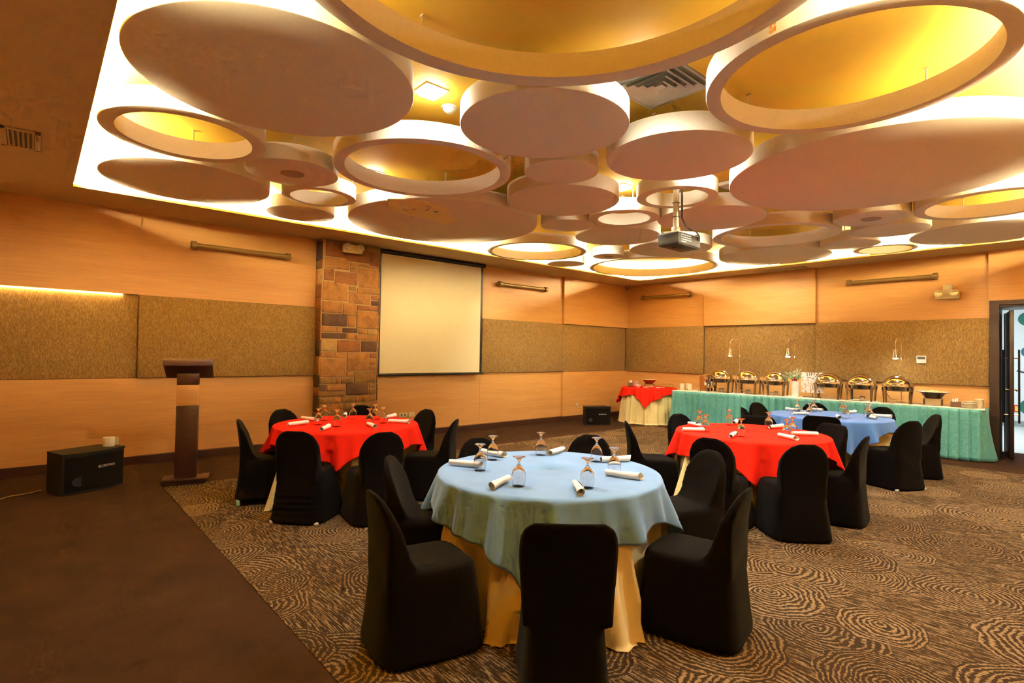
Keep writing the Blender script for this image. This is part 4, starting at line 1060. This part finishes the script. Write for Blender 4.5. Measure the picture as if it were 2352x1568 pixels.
MB().tube([(0, .02, .01), (0, .02, .20)], .005, 6).obj('stand_post', M['blackmetal'], t)

# crockery helpers
def cup_prof(r, h): return [(.0001, 0), (r*.62, 0), (r*.78, h*.12), (r*.95, h*.55), (r, h), (r*.92, h), (r*.86, h*.55), (r*.7, h*.2), (.0001, h*.16)]
def bowl_prof(r, h): return [(.0001, 0), (r*.45, 0), (r*.5, h*.12), (r*.85, h*.6), (r, h), (r*.95, h), (r*.8, h*.62), (r*.4, h*.22), (.0001, h*.2)]
def plate_prof(r): return [(.0001, 0), (r*.55, 0), (r*.62, .006), (r, .016), (r, .020), (r*.62, .010), (.0001, .008)]
cupm = MB().lathe(cup_prof(.052, .075), n=28).mesh('cup', M['ceramic_cream']); bowlm = MB().lathe(bowl_prof(.062, .052), n=32).mesh('bowl', M['ceramic_cream']); platem = MB().lathe(plate_prof(.085), n=36).mesh('plate', M['ceramic_cream'])
def put(me, name, loc, label, cat, group):
    o = bpy.data.objects.new(name, me); C.objects.link(o); o.location = loc; return tag(o, label, cat, group)
def stackof(me, name, s, d, n, dz, lab, cat, group, pos=None):
    for i in range(n):
        loc = list(pos if pos else B(s, d)); loc[2] += i*dz
        w = 'bottommost' if i == 0 else ('topmost' if i == n-1 else {1: 'second from the bottom', 2: 'third from the bottom', 3: 'fourth from the bottom', 4: 'fifth from the bottom', 5: 'sixth from the bottom'}[i])
        put(me, name, loc, (lab+', '+w), cat, group)
for (s, d, l) in ((.10, .24, 'front left stack'), (.25, .30, 'right stack'), (.16, .40, 'rear stack')):
    stackof(cupm, 'soup_cup', s, d, 3, .033, 'cream cup in the %s at the buffet left end' % l, 'cup', 'cups stacked at the left end of the buffet')
# soup kettle
t = empty('soup_kettle', B(.66, .36), BR, 'round steel soup kettle on a stand left of the chafing dishes', 'soup kettle')
MB().lathe([(.0001, .13), (.105, .13), (.118, .15), (.120, .31), (.132, .314), (.132, .322), (.0001, .326)], n=40).obj('kettle', M['chrome'], t)
MB().lathe([(.0001, .325), (.09, .328), (.02, .345), (.0001, .35)], n=32).obj('lid', M['steel'], t)
for a in (30, 150, 270):
    ca, sa = math.cos(math.radians(a)), math.sin(math.radians(a)); MB().tube([(ca*.11, sa*.11, .30), (ca*.14, sa*.14, .15), (ca*.13, sa*.13, 0)], .012, 8).obj('leg', M['steel'], t)
MB().lathe([(.0001, 0), (.05, 0), (.06, .02), (.06, .06), (.05, .075), (.0001, .07)], n=28).obj('fuel_burner', M['blackmetal'], t)
t = MB().box((0, 0, .155), (.15, .004, .31)).box((0, .03, .003), (.15, .07, .004)).obj('acrylic_sign_holder', M['acrylic'], None, False, loc=B(.48, .45), rz=BR); tag(t, 'upright brown-tinted clear stand behind the left of the soup kettle', 'stand')
t = MB().lathe([(.0001, 0), (.035, 0), (.03, .02), (.012, .05), (.014, .06), (.012, .075), (.0001, .078)], n=20).obj('salt_shaker', M['chrome'], None, loc=B(.53, .15)); tag(t, 'small silver shaker at the foot of the soup kettle', 'shaker')
# spoon rests with ladles
def ladle_rest(s, d, rz, label, big=False):
    t = empty('spoon_rest', B(s, d), BR+rz, label, 'spoon rest', 'serving utensils resting before the chafing dishes')
    MB().lathe([(.0001, 0), (.045, 0), (.062, .010), (.058, .012), (.042, .005), (.0001, .004)], n=28).obj('rest_plate', M['ceramic'], t)
    MB().tube([(-.03, 0, .012), (.06, .005, .022), (.16, .01, .026)], .005, 8).obj('handle', M['chrome'], t)
    MB().lathe([(.0001, .004), (.02, .008), (.03, .018), (.027, .019), (.0001, .010)], (-.03, 0, 0), 16).obj('spoon_bowl', M['chrome'], t)
for (s, l) in ((.78, 'spoon rest before the first chafing dish from the left'), (1.34, 'spoon rest before the second chafing dish from the left'), (1.95, 'spoon rest in front of the third chafing dish'), (2.22, 'spoon rest left of the vase foot'), (2.86, 'spoon rest before the chafing dish right of the carved board'), (3.26, 'ladle and rest between the two middle right chafing dishes'), (3.86, 'spoon rest before the rightmost chafing dish'), (4.36, 'spoon rest with tongs before the salad bowl stand')):
    ladle_rest(s, .085, R.uniform(-.3, .4), l)
# salad wok on stand
t = empty('bowl_stand', B(4.42, .35), BR, 'square open wooden stand carrying the wide salad bowl', 'stand')
MB().box((0, 0, .105), (.25, .20, .012)).obj('top_board', M['boxpale'], t, False); MB().box((0, -.095, .05), (.2, .006, .085)).obj('front_board', M['boxpale'], t, False)
for (a, b) in ((-1, -1), (1, -1), (-1, 1), (1, 1)): MB().box((a*.118, b*.092, .05), (.014, .014, .1)).obj('leg', M['boxwood'], t, False)
t = empty('salad_bowl', B(4.42, .35, BZ+.112), 0, 'wide flat-rimmed dark bowl of food near the right end of the buffet', 'bowl')
MB().lathe([(.0001, 0), (.09, 0), (.11, .01), (.165, .085), (.23, .102), (.232, .107), (.165, .094), (.10, .02), (.0001, .015)], n=48).obj('bowl', M['bowldark'], t)
MB().lathe([(.166, .0955), (.231, .108), (.228, .111), (.168, .099)], n=48, close=True).obj('rim', M['ceramic_cream'], t)
fd = MB(); 
for q in range(60):
    a = fr.uniform(0, 6.28); r = fr.uniform(0, .15)**1.0; fd.box((r*math.cos(a), r*math.sin(a), .092+.02*(1-r/.15)+fr.uniform(0, .012)), (.035, .022, .012), rot=Matrix.Rotation(fr.uniform(0, 3), 3, (1, .3, .5)))
fd.lathe([(.0001, .10), (.08, .095), (.15, .075)], n=24)
o = fd.obj('food', M['food'], t, False); o['kind'] = 'stuff'
# napkin holder, plates, bowls at the right end
def napkin_box(loc, rz, label, dims=(.13, .10, .085)):
    t = empty('napkin_holder', loc, rz, label, 'holder', 'dark boxes of white paper napkins')
    MB().box((0, 0, dims[2]/2), dims, bev=.004).obj('box', M['boxwood'], t)
    for q in range(3): MB().box((-.03+.025*q, 0, dims[2]+.018+.012*(q == 2)), (.018, dims[1]*.85, .05)).obj('paper_napkins', M['paper'], t, False)
napkin_box(B(4.72, .18), BR, 'dark box of paper napkins near the right end of the buffet')
stackof(platem, 'side_plate', 4.88, .14, 6, .0115, 'cream side plate in the front stack at the buffet right end', 'plate', 'plates stacked at the right end of the buffet')
stackof(platem, 'side_plate', 4.87, .33, 6, .0145, 'cream side plate in the rear stack at the buffet right end', 'plate', 'plates stacked at the right end of the buffet')
stackof(bowlm, 'soup_bowl', 5.0+.0, .22+.04, 6, .017, 'cream bowl in the front stack at the buffet right end', 'bowl', 'bowls stacked at the right end of the buffet')
stackof(bowlm, 'soup_bowl', 5.0, .42, 6, .017, 'cream bowl in the rear stack at the buffet right end', 'bowl', 'bowls stacked at the right end of the buffet')

# ------------------------------------------------------------------ small corner table
cx, cy = 1.32, -.84; SZ = .80
o = skirt_mesh(.60, SZ-.010, [], cx, cy, 5, fl=.06).obj('table_drape', M['cream'], None, True, 180, loc=(cx, cy, 0)); soften(o)
tag(o, 'cream floor-length cloth of the small round table in the room corner', 'tablecloth', 'cream floor-length cloths')
o = overlay_mesh(.607, SZ-.002, .16, .40, .44, -62, 9, skirt_rad(.60, SZ-.01, [], cx, cy, 5, .06)[0]).obj('tablecloth', M['red'], None, True, 180, loc=(cx, cy, 0)); soften(o, .002)
tag(o, 'red square tablecloth with hanging points on the small corner table', 'tablecloth', 'square overlay tablecloths')
def S(x, y, z=SZ): return (x, y, z)
napkin_box(S(1.00, -1.10), .6, 'dark box of napkins at the left of the corner table', (.11, .09, .10))
stackof(bowlm, 'soup_bowl', 0, 0, 5, .016, 'cream bowl stacked on the corner table', 'bowl', 'bowls stacked on the corner table', S(.98, -.86))
t = empty('bowl_stand', S(1.32, -.83), .62, 'dark stand under the red bowl on the corner table', 'stand')
MB().box((0, 0, .075), (.25, .18, .012)).obj('top_board', M['boxwood'], t, False)
for s_ in (-1, 1): MB().box((s_*.10, 0, .035), (.012, .16, .07)).obj('side_board', M['boxwood'], t, False)
t = empty('red_bowl', S(1.32, -.83, SZ+.082), 0, 'red lacquer bowl with a pale rim on the corner table', 'bowl')
MB().lathe([(.0001, 0), (.07, 0), (.09, .02), (.165, .095), (.160, .099), (.08, .025), (.0001, .02)], n=40).obj('bowl', M['bowlred'], t)
MB().lathe([(.0001, .085), (.10, .09), (.150, .096), (.166, .097), (.164, .101), (.0001, .094)], n=40).obj('rim_and_food', M['food'], t)
t = MB().lathe(bowl_prof(.075, .06), n=32).obj('small_bowl', M['ceramic'], None, loc=S(1.26, -1.18)); tag(t, 'small white bowl at the front of the corner table', 'bowl')
def tongs(x, y, rz, label):
    t = empty('serving_tongs', S(x, y), rz, label, 'tongs', 'tongs on small plates on the corner table')
    MB().lathe([(.0001, 0), (.05, 0), (.066, .010), (.062, .012), (.046, .005), (.0001, .004)], n=28).obj('rest_plate', M['ceramic'], t)
    for s_ in (-1, 1): MB().tube([(-.05, s_*.012, .014), (.08, s_*.02, .024), (.20, 0, .03)], .005, 6).obj('tong_arm', M['ceramic'], t)
tongs(1.38, -1.05, .1, 'white serving tongs on a plate before the red bowl')
tongs(1.62, -.93, -.2, 'white serving tongs on a plate at the right of the corner table')
t = empty('acrylic_rack', S(1.66, -.62), .62, 'clear brown acrylic rack at the back right of the corner table', 'rack')
MB().box((0, 0, .085), (.26, .16, .006)).obj('shelf', M['acrylic'], t, False)
for s_ in (-1, 1): MB().box((s_*.127, 0, .042), (.006, .16, .082)).obj('side_board', M['acrylic'], t, False)

# ------------------------------------------------------------------ door and hallway
df = MB(); df.box((7.28, -.04, 1.22), (.12, .12, 2.44)).box((8.39, -.04, 2.475), (2.34, .12, .07)).box((7.315, -.025, 1.205), (.045, .09, 2.41)).box((8.41, -.025, 2.42), (2.22, .085, .038)).box((7.195, .48, 1.22), (.13, .80, 2.44)).box((8.3, .48, 2.46), (2.2, .80, .08)).box((9.42, .43, 1.25), (.08, .9, 2.42))
df = struct('door_1', df, M['doorwood'])
dl = empty('door_leaf', (7.30, .93, .012), math.atan2(-.89, .172), 'open dark timber door leaf with tall pull handles, at the right edge', 'door')
L = .885; W = .055
MB().box((L/2-.05, 0, 1.175), (L-.10, W*.7, 2.33)).obj('leaf_face', M['doorpanel'], dl, False)
MB().box((L-.045, 0, 1.175), (.09, W, 2.35), bev=.004).box((.04, 0, 1.175), (.08, W, 2.35), bev=.004).obj('edge_stile', M['doorwood'], dl)
for s_ in (-1, 1):
    h = MB().tube([(L-.10, s_*.095, .55), (L-.10, s_*.095, 1.72)], .014, 14).obj('pull_handle', M['blackmetal'], dl)
    for z in (.68, 1.58): MB().tube([(L-.10, s_*.02, z), (L-.10, s_*.095, z)], .009, 8).obj('handle_post', M['chrome'], h)
    MB().lathe([(.0001, 0), (.022, 0), (.022, .01), (.012, .014), (.012, .03), (.024, .035), (.024, .05), (.0001, .055)], (L-.06, s_*.02, 1.08), 20, rot=Matrix.Rotation(-s_*PI/2, 3, 'X')).obj('lock_knob', M['steel'], dl)
struct('floor_2', MB().box((7.5, 4.0, -.045), (6, 6.2, .1)), M['hallfloor'])
hw = MB().box((7.5, 6.1, 1.6), (6, .16, 3.4)).box((4.5, 3.5, 1.6), (.16, 5.2, 3.4)).box((10.6, 3.5, 1.6), (.16, 5.4, 3.4)).box((5.76, .99, 1.6), (2.88, .1, 3.4)).box((10.0, .99, 1.6), (1.1, .1, 3.4)).box((8.3, .99, 2.9), (2.3, .1, .8))
struct('wall_hallway', hw, M['hallwall'])
struct('ceiling_hallway', MB().box((7.5, 3.6, 3.3), (6.2, 5.4, .1)), M['hallwall'])
struct('baseboard_hallway', MB().box((7.5, 5.99, .06), (6, .04, .14)), M['hallskirt'])
t = empty('mural', (7.1, 6.012, 0), 0, 'mural of dark branches and green round leaves on the white hallway wall', 'mural')
for (x, z, r, m) in ((0.0, 2.55, .16, 'mural_green'), (.02, 1.77, .13, 'mural_blue'), (.05, .47, .19, 'mural_green'), (.6, 2.2, .18, 'mural_green'), (.7, 1.2, .16, 'mural_blue'), (.55, .8, .14, 'mural_green')):
    MB().lathe([(.0001, 0), (r, 0), (r, .004), (.0001, .004)], (x, .0, z), 40, rot=Matrix.Rotation(PI/2, 3, 'X')).obj('round_leaf', M[m], t)
MB().box((-.02, 0, 1.27), (.34, .006, .035), rot=Matrix.Rotation(.30, 3, 'Y')).box((.5, 0, 1.14), (.8, .006, .06), rot=Matrix.Rotation(.15, 3, 'Y')).obj('branch', M['mural_dark'], t, False)
t = MB().box((6.92, 6.015, .42), (.11, .006, .17)).obj('wall_sign', [M['redsign']], None, False); tag(t, 'tiny red and yellow sign seen through the door near the floor', 'sign')
MB().box((6.92, 6.008, .42), (.07, .006, .12)).obj('yellow_centre', M['yellowsign'], t, False)
t = MB().box((6.92, 6.015, 1.64), (.10, .006, .2)).obj('wall_notice', M['paper'], None, False); tag(t, 'small white notice on the hallway wall behind the door handle', 'notice')
al = bpy.data.lights.new('hallway_light', 'AREA'); al.energy = 110; al.color = (.92, .97, 1); al.size = 1.5
ao = bpy.data.objects.new('hallway_light', al); C.objects.link(ao); ao.location = (6.7, 3.0, 3.2)

# ------------------------------------------------------------------ world and view
w = bpy.data.worlds.new('world'); sc.world = w; w.use_nodes = True
w.node_tree.nodes['Background'].inputs[0].default_value = (.05, .04, .03, 1); w.node_tree.nodes['Background'].inputs[1].default_value = .3
vs_ = sc.view_settings; vs_.view_transform = 'Standard'; vs_.look = 'None'; vs_.gamma = 1; vs_.exposure = 0.34; vs_.use_curve_mapping = False
sc.cycles.use_denoising = True
sc.cycles.max_bounces = 8; sc.cycles.transmission_bounces = 8; sc.cycles.diffuse_bounces = 4; sc.cycles.glossy_bounces = 3; sc.cycles.use_adaptive_sampling = True; sc.cycles.adaptive_threshold = .12; sc.cycles.light_sampling_threshold = .04; sc.cycles.adaptive_min_samples = 16; sc.cycles.sample_clamp_indirect = 8
sc.cycles.caustics_refractive = False; sc.cycles.caustics_reflective = False
